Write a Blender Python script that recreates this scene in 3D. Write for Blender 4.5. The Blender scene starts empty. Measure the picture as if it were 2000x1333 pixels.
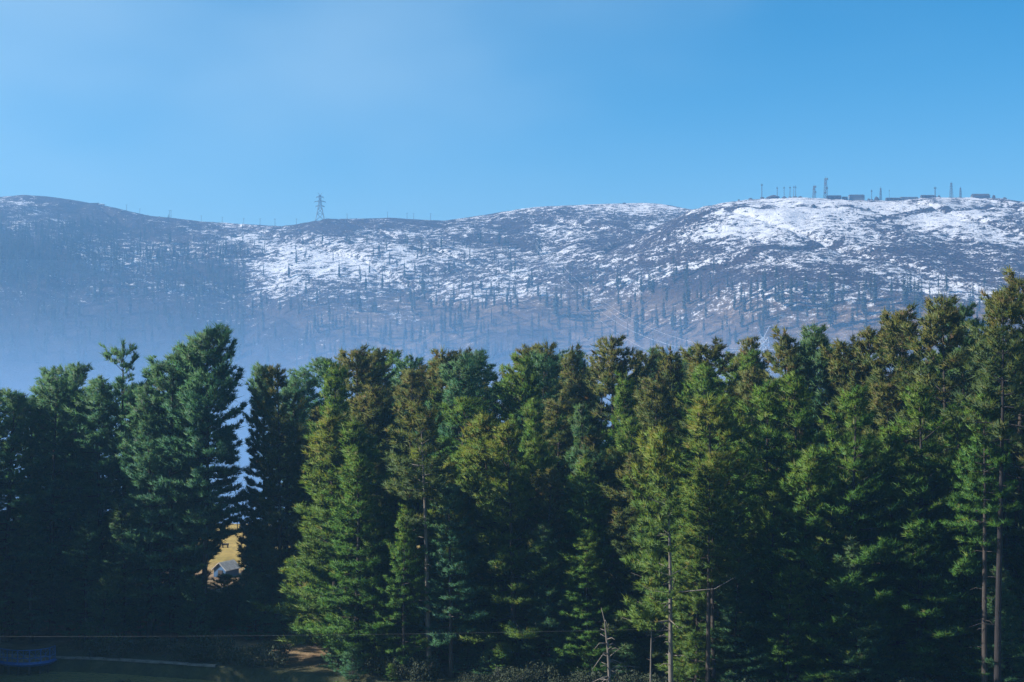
import bpy, math, random
import numpy as np
from mathutils import Vector, Matrix, Euler

R = math.radians
scene = bpy.context.scene
COL = scene.collection
F = 2778.0                      # focal length in pixels of the 2000 px wide frame (50 mm on 36 mm)

# ------------------------------------------------------------------ camera
cam_d = bpy.data.cameras.new("camera")
cam_d.lens = 50.0; cam_d.sensor_width = 36.0
cam_d.clip_start = 0.5; cam_d.clip_end = 20000
cam = bpy.data.objects.new("camera", cam_d); COL.objects.link(cam)
cam.location = (0, 0, 0); cam.rotation_euler = (R(90), 0, 0)
scene.camera = cam

# ------------------------------------------------------------------ sky, sun, exposure
VEIL_AT = (2.6, 0.5, 0.0)
SUN_AZ, SUN_EL = R(97), R(37)   # azimuth left of the view direction, elevation
world = bpy.data.worlds.new("World"); scene.world = world; world.use_nodes = True
nt = world.node_tree; nt.nodes.clear()
sky = nt.nodes.new("ShaderNodeTexSky"); sky.sky_type = 'NISHITA'; sky.sun_disc = False
sky.sun_elevation = SUN_EL; sky.sun_rotation = -SUN_AZ
sky.altitude = 2000; sky.air_density = 1.0; sky.dust_density = 0.7; sky.ozone_density = 3.0
hsv = nt.nodes.new("ShaderNodeHueSaturation"); hsv.inputs["Saturation"].default_value = 1.42
hsv.inputs["Hue"].default_value = 0.488
bg = nt.nodes.new("ShaderNodeBackground"); bg.inputs["Strength"].default_value = 0.087
wo = nt.nodes.new("ShaderNodeOutputWorld")
# a thin high veil of cloud, drawn over the whole sky by one noise
wtc = nt.nodes.new("ShaderNodeTexCoord"); wmp = nt.nodes.new("ShaderNodeMapping")
wmp.inputs["Scale"].default_value = (1.0, 1.0, 2.2); wmp.inputs["Rotation"].default_value = (0, R(25), 0); wmp.inputs["Location"].default_value = VEIL_AT
wno = nt.nodes.new("ShaderNodeTexNoise"); wno.inputs["Scale"].default_value = 1.5; wno.inputs["Detail"].default_value = 4.0; wno.inputs["Roughness"].default_value = 0.45
wmr = nt.nodes.new("ShaderNodeMapRange"); wmr.interpolation_type = 'SMOOTHSTEP'
wmr.inputs["From Min"].default_value = 0.40; wmr.inputs["From Max"].default_value = 0.72; wmr.inputs["To Max"].default_value = 0.55
wmx = nt.nodes.new("ShaderNodeMix"); wmx.data_type = 'RGBA'; wmx.inputs[7].default_value = (4.4, 5.9, 6.9, 1)
nt.links.new(wtc.outputs["Generated"], wmp.inputs[0]); nt.links.new(wmp.outputs[0], wno.inputs["Vector"]); nt.links.new(wno.outputs["Fac"], wmr.inputs["Value"])
nt.links.new(sky.outputs[0], hsv.inputs["Color"]); nt.links.new(hsv.outputs[0], wmx.inputs[6]); nt.links.new(wmr.outputs[0], wmx.inputs["Factor"])
nt.links.new(wmx.outputs[2], bg.inputs["Color"])
nt.links.new(bg.outputs[0], wo.inputs["Surface"])

sun_d = bpy.data.lights.new("sun", 'SUN'); sun_d.energy = 5.0; sun_d.angle = R(0.5)
sun_d.color = (1.0, 0.93, 0.82)
sun = bpy.data.objects.new("sun", sun_d); COL.objects.link(sun)
SUN = Vector((-math.sin(SUN_AZ) * math.cos(SUN_EL), math.cos(SUN_AZ) * math.cos(SUN_EL), math.sin(SUN_EL)))
sun.rotation_euler = SUN.to_track_quat('Z', 'Y').to_euler()
sun.location = SUN * 300

vs = scene.view_settings
scene.display_settings.display_device = 'sRGB'
vs.view_transform = 'Standard'; vs.look = 'None'; vs.exposure = 0.76; vs.gamma = 1.0; vs.use_curve_mapping = False
scene.cycles.max_bounces = 10; scene.cycles.diffuse_bounces = 6; scene.cycles.transmission_bounces = 6; scene.cycles.volume_bounces = 3
scene.cycles.transparent_max_bounces = 8
scene.cycles.sample_clamp_indirect = 6.0
scene.cycles.use_denoising = True; scene.cycles.denoising_prefilter = 'NONE'; scene.cycles.use_adaptive_sampling = False

# ------------------------------------------------------------------ helpers
def noise2(x, y, seed=0):
    """smooth value noise, -1..1, vectorised"""
    xi = np.floor(x).astype(np.int64); yi = np.floor(y).astype(np.int64)
    xf = x - xi; yf = y - yi
    u = xf * xf * xf * (xf * (xf * 6 - 15) + 10); v = yf * yf * yf * (yf * (yf * 6 - 15) + 10)
    def h(a, b):
        n = (a * 374761393 + b * 668265263 + seed * 974711) & 0xffffffff
        n = ((n ^ (n >> 13)) * 1274126177) & 0xffffffff
        n = ((n ^ (n >> 16)) * 2246822519) & 0xffffffff
        return ((n ^ (n >> 15)) & 0xffff) / 32767.5 - 1.0
    a = h(xi, yi); b = h(xi + 1, yi); c = h(xi, yi + 1); d = h(xi + 1, yi + 1)
    return (a * (1 - u) + b * u) * (1 - v) + (c * (1 - u) + d * u) * v

def fbm(x, y, octv=4, seed=0, gain=0.5, lac=2.03):
    s = 0.0; a = 1.0; t = 0.0
    for i in range(octv):
        s = s + a * noise2(x, y, seed + i * 17); t += a
        ca, sa = 0.8, 0.6
        x, y = (x * ca - y * sa) * lac + 11.3, (x * sa + y * ca) * lac + 5.7
        a *= gain
    return s / t

def smooth(e0, e1, x):
    t = np.clip((x - e0) / (e1 - e0), 0, 1)
    return t * t * (3 - 2 * t)

def mesh_np(name, verts, faces, mat=None, smooth_shade=False, attrs=None):
    """faces: (n,3) or (n,4) int array"""
    verts = np.asarray(verts, dtype=np.float32); faces = np.asarray(faces, dtype=np.int32)
    me = bpy.data.meshes.new(name)
    me.vertices.add(len(verts)); me.vertices.foreach_set("co", verts.ravel())
    k = faces.shape[1]
    me.loops.add(faces.size); me.loops.foreach_set("vertex_index", faces.ravel())
    me.polygons.add(len(faces))
    me.polygons.foreach_set("loop_start", np.arange(0, faces.size, k, dtype=np.int32))
    me.polygons.foreach_set("loop_total", np.full(len(faces), k, dtype=np.int32))
    me.polygons.foreach_set("use_smooth", np.full(len(faces), smooth_shade, dtype=bool))
    me.update(calc_edges=True)
    for an, av in (attrs or {}).items():
        a = me.attributes.new(an, 'FLOAT', 'POINT'); a.data.foreach_set("value", np.asarray(av, dtype=np.float32).ravel())
    if mat: me.materials.append(mat)
    return me

class MB:
    """collects tubes and boxes; build() links them as one mesh object"""
    def __init__(s): s.v = []; s.f = []
    def add(s, v, f):
        o = len(s.v); s.v += [tuple(p) for p in v]; s.f += [tuple(i + o for i in q) for q in f]
    def box(s, c, size, rz=0.0, rx=0.0, ry=0.0):
        m = Matrix.Translation(c) @ Euler((rx, ry, rz)).to_matrix().to_4x4()
        hx, hy, hz = (q / 2 for q in size)
        v = [m @ Vector((x, y, z)) for z in (-hz, hz) for x, y in ((-hx, -hy), (hx, -hy), (hx, hy), (-hx, hy))]
        s.add(v, [(3, 2, 1, 0), (4, 5, 6, 7), (0, 1, 5, 4), (1, 2, 6, 5), (2, 3, 7, 6), (3, 0, 4, 7)])
    def tube(s, pts, radii, n=6):
        pts = [Vector(p) for p in pts]
        if not hasattr(radii, '__len__'): radii = [radii] * len(pts)
        rings = []
        for i, p in enumerate(pts):
            d = (pts[min(i + 1, len(pts) - 1)] - pts[max(i - 1, 0)]).normalized()
            a = Vector((0, 0, 1)) if abs(d.z) < 0.9 else Vector((1, 0, 0))
            u = d.cross(a).normalized(); w = d.cross(u)
            rings.append([p + (u * math.cos(t) + w * math.sin(t)) * radii[i] for t in (2 * math.pi * k / n for k in range(n))])
        v = [q for r in rings for q in r]; f = []
        for i in range(len(pts) - 1):
            for k in range(n):
                a = i * n + k; b = i * n + (k + 1) % n
                f.append((a, b, b + n, a + n))
        f.append(tuple(range(n - 1, -1, -1))); f.append(tuple(range((len(pts) - 1) * n, len(pts) * n)))
        s.add(v, f)
    def mesh(s, name, mat, shade=False):
        me = bpy.data.meshes.new(name); me.from_pydata(s.v, [], s.f); me.update()
        if shade: me.polygons.foreach_set("use_smooth", [True] * len(me.polygons))
        if mat: me.materials.append(mat)
        return me
    def build(s, name, mat, parent=None, shade=False, loc=None):
        return link(name, s.mesh(name, mat, shade), parent, loc)

def link(name, me, parent=None, loc=None):
    o = bpy.data.objects.new(name, me); COL.objects.link(o)
    if parent is not None: o.parent = parent
    if loc is not None: o.location = loc
    return o

def tag(o, label=None, cat=None, group=None, kind=None):
    if label: o["label"] = label
    if cat: o["category"] = cat
    if group: o["group"] = group
    if kind: o["kind"] = kind
    return o

def empty(name, loc, rz=0.0):
    o = bpy.data.objects.new(name, None); COL.objects.link(o)
    o.location = loc; o.rotation_euler = (0, 0, rz); o.empty_display_size = 0.3
    return o

# ------------------------------------------------------------------ materials
def new_mat(name):
    m = bpy.data.materials.new(name); m.use_nodes = True
    t = m.node_tree; t.nodes.clear()
    out = t.nodes.new("ShaderNodeOutputMaterial")
    return m, t, out

def N(t, typ, **kw):
    n = t.nodes.new(typ)
    for k, v in kw.items():
        if k in n.inputs: n.inputs[k].default_value = v
        else: setattr(n, k, v)
    return n

def ramp(t, stops, interp='LINEAR'):
    n = t.nodes.new("ShaderNodeValToRGB"); cr = n.color_ramp; cr.interpolation = interp
    while len(cr.elements) < len(stops): cr.elements.new(0.5)
    for e, (p, c) in zip(cr.elements, stops):
        e.position = p; e.color = (*c, 1) if len(c) == 3 else c
    return n

def simple_mat(name, col, rough=0.7, metal=0.0, var=0.25, scale=3.0):
    m, t, out = new_mat(name)
    b = N(t, "ShaderNodeBsdfPrincipled", Roughness=rough, Metallic=metal)
    tc = N(t, "ShaderNodeTexCoord"); no = N(t, "ShaderNodeTexNoise", Scale=scale, Detail=5.0)
    lo = tuple(c * (1 - var) for c in col); hi = tuple(min(1, c * (1 + var)) for c in col)
    r = ramp(t, [(0.3, lo), (0.7, hi)])
    t.links.new(tc.outputs["Object"], no.inputs["Vector"]); t.links.new(no.outputs["Fac"], r.inputs[0])
    t.links.new(r.outputs[0], b.inputs["Base Color"]); t.links.new(b.outputs[0], out.inputs["Surface"])
    return m

def foliage_mat():
    """pine needles: tuft tint attribute chooses between blue-green, green, yellow-green and brown; object colour shifts the whole tree"""
    m, t, out = new_mat("needles")
    at = N(t, "ShaderNodeAttribute", attribute_name="tint")
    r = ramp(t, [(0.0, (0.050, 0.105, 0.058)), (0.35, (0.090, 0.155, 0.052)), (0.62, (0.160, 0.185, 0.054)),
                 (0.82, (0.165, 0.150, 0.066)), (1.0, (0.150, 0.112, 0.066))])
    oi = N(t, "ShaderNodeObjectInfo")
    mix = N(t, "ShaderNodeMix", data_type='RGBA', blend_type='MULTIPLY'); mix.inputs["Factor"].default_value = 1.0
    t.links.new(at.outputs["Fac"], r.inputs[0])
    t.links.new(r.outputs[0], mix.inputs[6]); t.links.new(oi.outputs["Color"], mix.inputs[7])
    d = N(t, "ShaderNodeBsdfPrincipled", Roughness=0.55); d.inputs["Specular IOR Level"].default_value = 0.25
    tr = N(t, "ShaderNodeBsdfTranslucent")
    ms = N(t, "ShaderNodeMixShader", Fac=0.42)
    br = N(t, "ShaderNodeMix", data_type='RGBA', blend_type='MULTIPLY'); br.inputs["Factor"].default_value = 1.0; br.inputs[7].default_value = (1.45, 1.35, 0.8, 1)
    t.links.new(mix.outputs[2], d.inputs["Base Color"]); t.links.new(mix.outputs[2], br.inputs[6]); t.links.new(br.outputs[2], tr.inputs["Color"])
    t.links.new(d.outputs[0], ms.inputs[1]); t.links.new(tr.outputs[0], ms.inputs[2])
    t.links.new(ms.outputs[0], out.inputs["Surface"])
    return m

def bark_mat(name, a, b_):
    m, t, out = new_mat(name)
    b = N(t, "ShaderNodeBsdfPrincipled", Roughness=0.9)
    tc = N(t, "ShaderNodeTexCoord"); mp = N(t, "ShaderNodeMapping"); mp.inputs["Scale"].default_value = (9, 9, 1.3)
    no = N(t, "ShaderNodeTexNoise", Scale=1.0, Detail=6.0, Roughness=0.65)
    r = ramp(t, [(0.32, a), (0.68, b_)])
    bu = N(t, "ShaderNodeBump", Strength=0.8, Distance=0.05)
    t.links.new(tc.outputs["Object"], mp.inputs[0]); t.links.new(mp.outputs[0], no.inputs["Vector"])
    t.links.new(no.outputs["Fac"], r.inputs[0]); t.links.new(no.outputs["Fac"], bu.inputs["Height"])
    t.links.new(r.outputs[0], b.inputs["Base Color"]); t.links.new(bu.outputs[0], b.inputs["Normal"])
    t.links.new(b.outputs[0], out.inputs["Surface"])
    return m

def ground_mat():
    m, t, out = new_mat("forest_ground")
    b = N(t, "ShaderNodeBsdfPrincipled", Roughness=0.95)
    tc = N(t, "ShaderNodeTexCoord")
    no = N(t, "ShaderNodeTexNoise", Scale=0.9, Detail=8.0, Roughness=0.7)
    n2 = N(t, "ShaderNodeTexNoise", Scale=0.12, Detail=4.0)
    litter = ramp(t, [(0.28, (0.10, 0.062, 0.036)), (0.5, (0.26, 0.17, 0.095)), (0.72, (0.42, 0.30, 0.17))])
    grass = ramp(t, [(0.3, (0.30, 0.20, 0.055)), (0.55, (0.46, 0.31, 0.075)), (0.75, (0.42, 0.33, 0.10))])
    at = N(t, "ShaderNodeAttribute", attribute_name="meadow")
    mix = N(t, "ShaderNodeMix", data_type='RGBA')
    big = N(t, "ShaderNodeMix", data_type='RGBA', blend_type='MULTIPLY'); big.inputs["Factor"].default_value = 0.7
    br = ramp(t, [(0.35, (0.55, 0.62, 0.5)), (0.65, (1, 1, 1))])
    turf = ramp(t, [(0.3, (0.025, 0.030, 0.012)), (0.55, (0.060, 0.065, 0.024)), (0.75, (0.12, 0.105, 0.045))])
    ab = N(t, "ShaderNodeAttribute", attribute_name="bank"); mb_ = N(t, "ShaderNodeMix", data_type='RGBA')
    bu = N(t, "ShaderNodeBump", Strength=1.0, Distance=0.35)
    for n in (no, n2): t.links.new(tc.outputs["Object"], n.inputs["Vector"])
    for n in (litter, grass, turf): t.links.new(no.outputs["Fac"], n.inputs[0])
    t.links.new(at.outputs["Fac"], mix.inputs["Factor"]); t.links.new(litter.outputs[0], mix.inputs[6]); t.links.new(grass.outputs[0], mix.inputs[7])
    t.links.new(n2.outputs["Fac"], br.inputs[0]); t.links.new(ab.outputs["Fac"], mb_.inputs["Factor"]); t.links.new(mix.outputs[2], mb_.inputs[6]); t.links.new(turf.outputs[0], mb_.inputs[7]); t.links.new(mb_.outputs[2], big.inputs[6]); t.links.new(br.outputs[0], big.inputs[7])
    t.links.new(no.outputs["Fac"], bu.inputs["Height"])
    t.links.new(big.outputs[2], b.inputs["Base Color"]); t.links.new(bu.outputs[0], b.inputs["Normal"])
    t.links.new(b.outputs[0], out.inputs["Surface"])
    return m

def mountain_mat():
    """dry grass and heath with patchy snow; the vertex attribute 'snow' says how much snow lies, noise breaks it into streaks"""
    m, t, out = new_mat("snowy_slope")
    tc = N(t, "ShaderNodeTexCoord"); mp = N(t, "ShaderNodeMapping")
    mp.inputs["Scale"].default_value = (0.10, 0.15, 0.24); mp.inputs["Rotation"].default_value = (0, R(-12), R(14))
    n1 = N(t, "ShaderNodeTexNoise", Scale=1.0, Detail=7.0, Roughness=0.66)
    mp2 = N(t, "ShaderNodeMapping"); mp2.inputs["Scale"].default_value = (0.42, 0.5, 0.8)
    n2 = N(t, "ShaderNodeTexNoise", Scale=1.0, Detail=5.0, Roughness=0.6)
    at = N(t, "ShaderNodeAttribute", attribute_name="snow")
    ad = N(t, "ShaderNodeMath", operation='ADD'); a2 = N(t, "ShaderNodeMath", operation='MULTIPLY_ADD')
    a2.inputs[1].default_value = 0.7
    a1 = N(t, "ShaderNodeMath", operation='MULTIPLY_ADD'); a1.inputs[1].default_value = 1.6; a1.inputs[2].default_value = -0.57
    mask = ramp(t, [(0.65, (0, 0, 0)), (0.72, (0.5,) * 3), (0.82, (1, 1, 1))])
    heath = ramp(t, [(0.3, (0.010, 0.009, 0.013)), (0.5, (0.032, 0.022, 0.026)), (0.72, (0.105, 0.066, 0.060))])
    dry = ramp(t, [(0.36, (0.035, 0.028, 0.026)), (0.5, (0.17, 0.115, 0.080)), (0.7, (0.30, 0.21, 0.14))])
    ag = N(t, "ShaderNodeAttribute", attribute_name="drygrass"); mg = N(t, "ShaderNodeMix", data_type='RGBA')
    snowc = ramp(t, [(0.3, (0.50, 0.50, 0.54)), (0.6, (0.70, 0.69, 0.71))])
    mix = N(t, "ShaderNodeMix", data_type='RGBA')
    b = N(t, "ShaderNodeBsdfPrincipled", Roughness=0.75); b.inputs["Specular IOR Level"].default_value = 0.2
    bu = N(t, "ShaderNodeBump", Strength=0.9, Distance=2.0)
    t.links.new(tc.outputs["Object"], mp.inputs[0]); t.links.new(mp.outputs[0], n1.inputs["Vector"])
    t.links.new(tc.outputs["Object"], mp2.inputs[0]); t.links.new(mp2.outputs[0], n2.inputs["Vector"])
    t.links.new(n2.outputs["Fac"], a2.inputs[0]); t.links.new(n1.outputs["Fac"], a1.inputs[0]); t.links.new(a1.outputs[0], a2.inputs[2])
    n3 = N(t, "ShaderNodeTexNoise", Scale=0.75, Detail=3.0, Roughness=0.6); a3 = N(t, "ShaderNodeMath", operation='MULTIPLY_ADD'); a3.inputs[1].default_value = 0.75; a3.inputs[2].default_value = -0.375
    t.links.new(tc.outputs["Object"], n3.inputs["Vector"]); t.links.new(n3.outputs["Fac"], a3.inputs[0])
    a4 = N(t, "ShaderNodeMath", operation='ADD'); t.links.new(a2.outputs[0], a4.inputs[0]); t.links.new(a3.outputs[0], a4.inputs[1])
    t.links.new(a4.outputs[0], ad.inputs[0]); t.links.new(at.outputs["Fac"], ad.inputs[1])
    t.links.new(ad.outputs[0], mask.inputs[0])
    t.links.new(n2.outputs["Fac"], heath.inputs[0]); t.links.new(n1.outputs["Fac"], snowc.inputs[0])
    t.links.new(mask.outputs[0], mix.inputs["Factor"]); t.links.new(n1.outputs["Fac"], dry.inputs[0])
    t.links.new(ag.outputs["Fac"], mg.inputs["Factor"]); t.links.new(heath.outputs[0], mg.inputs[6]); t.links.new(dry.outputs[0], mg.inputs[7]); t.links.new(mg.outputs[2], mix.inputs[6]); t.links.new(snowc.outputs[0], mix.inputs[7])
    t.links.new(n2.outputs["Fac"], bu.inputs["Height"])
    t.links.new(mix.outputs[2], b.inputs["Base Color"]); t.links.new(bu.outputs[0], b.inputs["Normal"])
    t.links.new(b.outputs[0], out.inputs["Surface"])
    return m

def water_mat():
    m, t, out = new_mat("muddy_water")
    b = N(t, "ShaderNodeBsdfPrincipled", Roughness=0.18)
    b.inputs["Base Color"].default_value = (0.20, 0.17, 0.065, 1)
    tc = N(t, "ShaderNodeTexCoord"); no = N(t, "ShaderNodeTexNoise", Scale=2.2, Detail=4.0)
    bu = N(t, "ShaderNodeBump", Strength=0.25, Distance=0.08)
    t.links.new(tc.outputs["Object"], no.inputs["Vector"]); t.links.new(no.outputs["Fac"], bu.inputs["Height"])
    t.links.new(bu.outputs[0], b.inputs["Normal"]); t.links.new(b.outputs[0], out.inputs["Surface"])
    return m

def volume_mat(name, col, dens, g):
    m, t, out = new_mat(name)
    v = N(t, "ShaderNodeVolumePrincipled", Density=dens, Anisotropy=g); v.inputs["Color"].default_value = (*col, 1)
    t.links.new(v.outputs[0], out.inputs["Volume"])
    return m

M_NEEDLE = foliage_mat()
M_BARK = bark_mat("bark", (0.030, 0.025, 0.022), (0.085, 0.068, 0.060))
M_BARK_SHADED = bark_mat("shaded_bark", (0.014, 0.012, 0.014), (0.036, 0.030, 0.031))  # shade of the right-edge stems painted into the bark colour
M_BARK_PALE = bark_mat("pale_bark", (0.10, 0.088, 0.078), (0.26, 0.225, 0.195))
M_DEAD = bark_mat("weathered_wood", (0.095, 0.08, 0.07), (0.25, 0.215, 0.185))
M_GROUND = ground_mat(); M_MOUNTAIN = mountain_mat(); M_WATER = water_mat()
M_STEEL = simple_mat("galvanised_steel", (0.10, 0.105, 0.115), 0.6, 0.3)
M_STEEL_LIGHT = simple_mat("bright_aluminium", (0.75, 0.75, 0.76), 0.4, 0.3)
M_DARKWALL = simple_mat("dark_wall", (0.055, 0.048, 0.048), 0.85)
M_GREYWALL = simple_mat("grey_wall", (0.17, 0.17, 0.18), 0.85)
M_PALE = simple_mat("pale_roof", (0.55, 0.53, 0.51), 0.6)
M_BLUE = simple_mat("blue_paint", (0.02, 0.09, 0.30), 0.35, 0.0, 0.3, 5.0)
M_BLUEWALL = simple_mat("blue_wall", (0.05, 0.13, 0.28), 0.6, 0.0, 0.25, 2.0)
M_TEAL = simple_mat("teal_sheet_roof", (0.02, 0.30, 0.29), 0.45, 0.0, 0.3, 1.5)
M_STONE = simple_mat("kerb_stone", (0.20, 0.18, 0.16), 0.9, 0.0, 0.3, 2.0)
M_PLANK = simple_mat("deck_plank", (0.20, 0.15, 0.10), 0.85, 0.0, 0.4, 2.0)
M_HEATH = simple_mat("heath_shrub", (0.055, 0.046, 0.045), 0.95, 0.0, 0.5, 0.2)
M_FARTREE = simple_mat("far_conifer_needles", (0.030, 0.042, 0.034), 0.9, 0.0, 0.35, 0.4)
M_SHRUB = simple_mat("shrub_leaves", (0.032, 0.046, 0.020), 0.8, 0.0, 0.5, 2.0)
M_DRYSHRUB = simple_mat("dry_shrub_leaves", (0.24, 0.21, 0.13), 0.85, 0.0, 0.4, 2.0)
M_WIRE = simple_mat("cable", (0.16, 0.17, 0.18), 0.5, 0.3)

# ------------------------------------------------------------------ terrain heights
SHORE_X = np.array([-300, -60, -48, -43, -40.6, -32, -20, -13, 0, 10, 60, 300], float)
SHORE_Y = np.array([84, 93, 103, 112.2, 112.7, 111.5, 108.3, 105.5, 100.5, 96, 90, 86], float)  # left of the frame the shore bends nearer to carry added shade pines
RA_PX = np.array([-600, -200, 0, 50, 100, 200, 300, 400, 480, 555, 600, 640, 700, 760, 840, 870, 950, 1010, 1070, 1150, 1200, 1260, 1300, 1340, 1400, 1600, 2000, 2600], float)
RA_PY = np.array([430, 392, 386, 381, 385, 402, 425, 435, 440, 445, 440, 432, 429, 426, 431, 432, 421, 411, 404, 400, 399, 397, 400, 408, 418, 440, 470, 520], float)
RB_PX = np.array([600, 1000, 1180, 1240, 1290, 1340, 1370, 1400, 1450, 1500, 1600, 1700, 1745, 1760, 1800, 1900, 1950, 2000, 2200, 2700], float)
RB_PY = np.array([760, 600, 505, 470, 442, 418, 410, 403, 395, 392, 391.5, 392, 393, 392, 388, 387, 388, 396, 410, 450], float)
YA, YB = 1700.0, 1450.0

def shore(x): return np.interp(x, SHORE_X, SHORE_Y)

def near_height(x, y):
    up = -25.0 + 0.35 * fbm(x * 0.09, y * 0.09, 3, 5) * smooth(0, 6, y - shore(x))
    bed = -26.7
    d = y - shore(x)
    z = bed + (up - bed) * smooth(-0.9, 0.0, d)
    hill = -1.8 - 0.264 * y
    z = np.maximum(z, np.where(y < 94.5, hill, -99))
    edge = 193.5 + 3.0 * noise2(x * 0.02, y * 0 + 3.3, 9)
    e = np.maximum(y - edge, 0)
    z = z - 0.62 * e * e / (e + 6.0)
    return z

def ridge(x, y, PX, PY, YR, slope, seed):
    yr = YR + 60 * noise2(x * 0.0022, x * 0 + 1.7, seed)
    px = 1000 + F * x / yr
    zr = (667 - np.interp(px, PX, PY)) / F * yr
    d = yr - y
    front = slope * (np.sqrt(np.maximum(d, 0) ** 2 + 40 ** 2) - 40)
    back = 0.45 * np.maximum(-d, 0)
    return zr - front - back, d

def height(x, y):
    zn = near_height(x, y)
    za, da = ridge(x, y, RA_PX, RA_PY, YA, 0.37, 21)
    zb, db = ridge(x, y, RB_PX, RB_PY, YB, 0.37, 22)
    k = 6.0
    m = np.maximum(za, zb); zm = m + k * np.log(np.exp((za - m) / k) + np.exp((zb - m) / k)) - k * 0.0
    zm = np.where(np.abs(za - zb) > 40, m, zm)
    far = smooth(0, 60, np.minimum(np.where(za > zb, da, db), 9999))      # calm at the crest so the skyline stays put
    amp = 0.12 + 0.88 * far
    hum = 9.0 * fbm(x * 0.008 + 3, y * 0.008, 3, 31) + 3.6 * fbm(x * 0.028, y * 0.034, 3, 41) + 1.5 * fbm(x * 0.09, y * 0.12, 3, 51)
    gul = np.abs(noise2((x + 0.75 * y) * 0.011, y * 0.002, 61))
    hum = hum - 5.0 * smooth(0.16, 0.0, gul)
    zm = zm + hum * amp
    floor = -178.0 + 3 * noise2(x * 0.02, y * 0.02, 71)
    zm = np.maximum(zm, floor)
    return np.where(y < 262, zn, np.maximum(np.maximum(zn, -400), zm))

def proj(x, y, z): return 1000 + F * x / y, 667 - F * z / y
def gz(x, y): return float(height(np.array([x], float), np.array([y], float))[0])

def hits(px, py, y0=500.0, y1=1800.0, n=520):
    """where sight lines through photo points meet the mountain"""
    ys = np.linspace(y0, y1, n)[None, :]
    px = np.asarray(px, float)[:, None]; py = np.asarray(py, float)[:, None]
    X = (px - 1000) / F * ys; Z = (667 - py) / F * ys
    H = height(X, np.broadcast_to(ys, X.shape))
    ok = H >= Z; i = ok.argmax(1); good = ok.any(1)
    r = np.arange(len(i))
    return np.stack([X[r, i], np.broadcast_to(ys, X.shape)[r, i], H[r, i]], 1), good

def grid(xs, ys):
    X, Y = np.meshgrid(xs, ys); nx, ny = len(xs), len(ys)
    i = np.arange(nx * ny).reshape(ny, nx)
    f = np.stack([i[:-1, :-1], i[:-1, 1:], i[1:, 1:], i[1:, :-1]], -1).reshape(-1, 4)
    return X.ravel(), Y.ravel(), f

# near ground: the hillside below the camera, pond bed, forest floor, meadow and the drop behind it
xs = np.concatenate([np.linspace(-600, -80, 40), np.arange(-78, 78, 0.8), np.linspace(80, 600, 40)])
ys = np.concatenate([np.arange(-120, 88, 6), np.arange(88, 120, 0.4), np.arange(120, 200, 1.0), np.arange(200, 263, 3.0)])
ys[-1] = 262
X, Y, Fc = grid(xs, ys)
Z = height(X, np.minimum(Y, 261.99))
mead = smooth(150, 162, Y + 6 * fbm(X * 0.08, Y * 0.08, 2, 77)) * smooth(4, -6, X)
bank = smooth(6, 2, Y - shore(X) + 2.5 * fbm(X * 0.15, Y * 0.15, 3, 78)) * (1 - mead)
ground = link("ground", mesh_np("ground", np.stack([X, Y, Z], 1), Fc, M_GROUND, True, {"meadow": mead, "bank": bank}))
tag(ground, kind='structure')

# mountain
xs = np.concatenate([np.linspace(-2000, -840, 50), np.arange(-820, 821, 2.3), np.linspace(840, 2000, 50)])
ys = np.concatenate([np.arange(262, 700, 12), np.arange(700, 960, 5.0), np.arange(960, 1780, 2.2), np.linspace(1790, 2500, 50)])
X, Y, Fc = grid(xs, ys)
Z = height(X, Y + 1e-6)
PX, PY = proj(X, Y, Z)
def blob(cx, cy, sx, sy, ang=0.0):
    a = R(ang); u = (PX - cx) * math.cos(a) + (PY - cy) * math.sin(a); v = -(PX - cx) * math.sin(a) + (PY - cy) * math.cos(a)
    return np.exp(-(u / sx) ** 2 - (v / sy) ** 2)
snow = 0.02 + 0.10 * smooth(700, 1500, PX) - 0.34 * smooth(560, 660, PY + 18 * fbm(PX * 0.01, PY * 0.02, 2, 91))
snow += 0.16 * smooth(470, 400, PY) * smooth(900, 1400, PX)
snow -= 0.03 * smooth(520, 100, PX)
for (a, cx, cy, sx, sy, an) in [
        (0.28, 1530, 412, 150, 14, 0), (0.22, 1420, 450, 110, 16, -8), (0.24, 1850, 425, 120, 14, -8), (0.2, 1350, 520, 130, 16, -12),
        (0.16, 1900, 470, 120, 25, 0), (0.2, 1600, 500, 140, 22, -6), (0.15, 1230, 408, 130, 10, 3), (0.2, 1100, 440, 140, 6, 2),
        (0.26, 480, 463, 55, 9, -14), (0.22, 150, 470, 60, 14, 15), (0.2, 250, 505, 60, 16, 10), (0.24, 560, 490, 120, 14, 6), (0.2, 650, 520, 110, 20, 0),
        (0.16, 850, 520, 160, 26, 0), (0.14, 1000, 560, 120, 30, 0), (0.12, 750, 480, 150, 12, 0), (0.18, 60, 398, 120, 5, 4), (0.14, 1720, 570, 200, 25, 0),
        (0.14, 300, 560, 60, 20, 0), (0.16, 560, 560, 90, 40, 20),
        (-0.16, 90, 530, 150, 55, 0), (-0.14, 320, 455, 70, 14, 12), (-0.24, 720, 442, 110, 9, 0), (-0.26, 1340, 560, 110, 16, -14), (-0.16, 1250, 428, 100, 8, -6),
        (-0.2, 880, 470, 110, 14, 0), (-0.06, 1500, 475, 110, 12, 0), (-0.16, 1800, 490, 120, 14, 0), (-0.18, 380, 530, 90, 24, 0), (-0.2, 1760, 435, 30, 14, -40)]:
    snow += a * blob(cx, cy, sx, sy, an)
dryg = smooth(545, 610, PY + 25 * fbm(X * 0.01, Y * 0.015, 3, 97)) * smooth(420, 820, PX) * np.clip(0.65 + 0.9 * fbm(X * 0.012, Y * 0.02, 3, 98), 0, 1)
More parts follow.
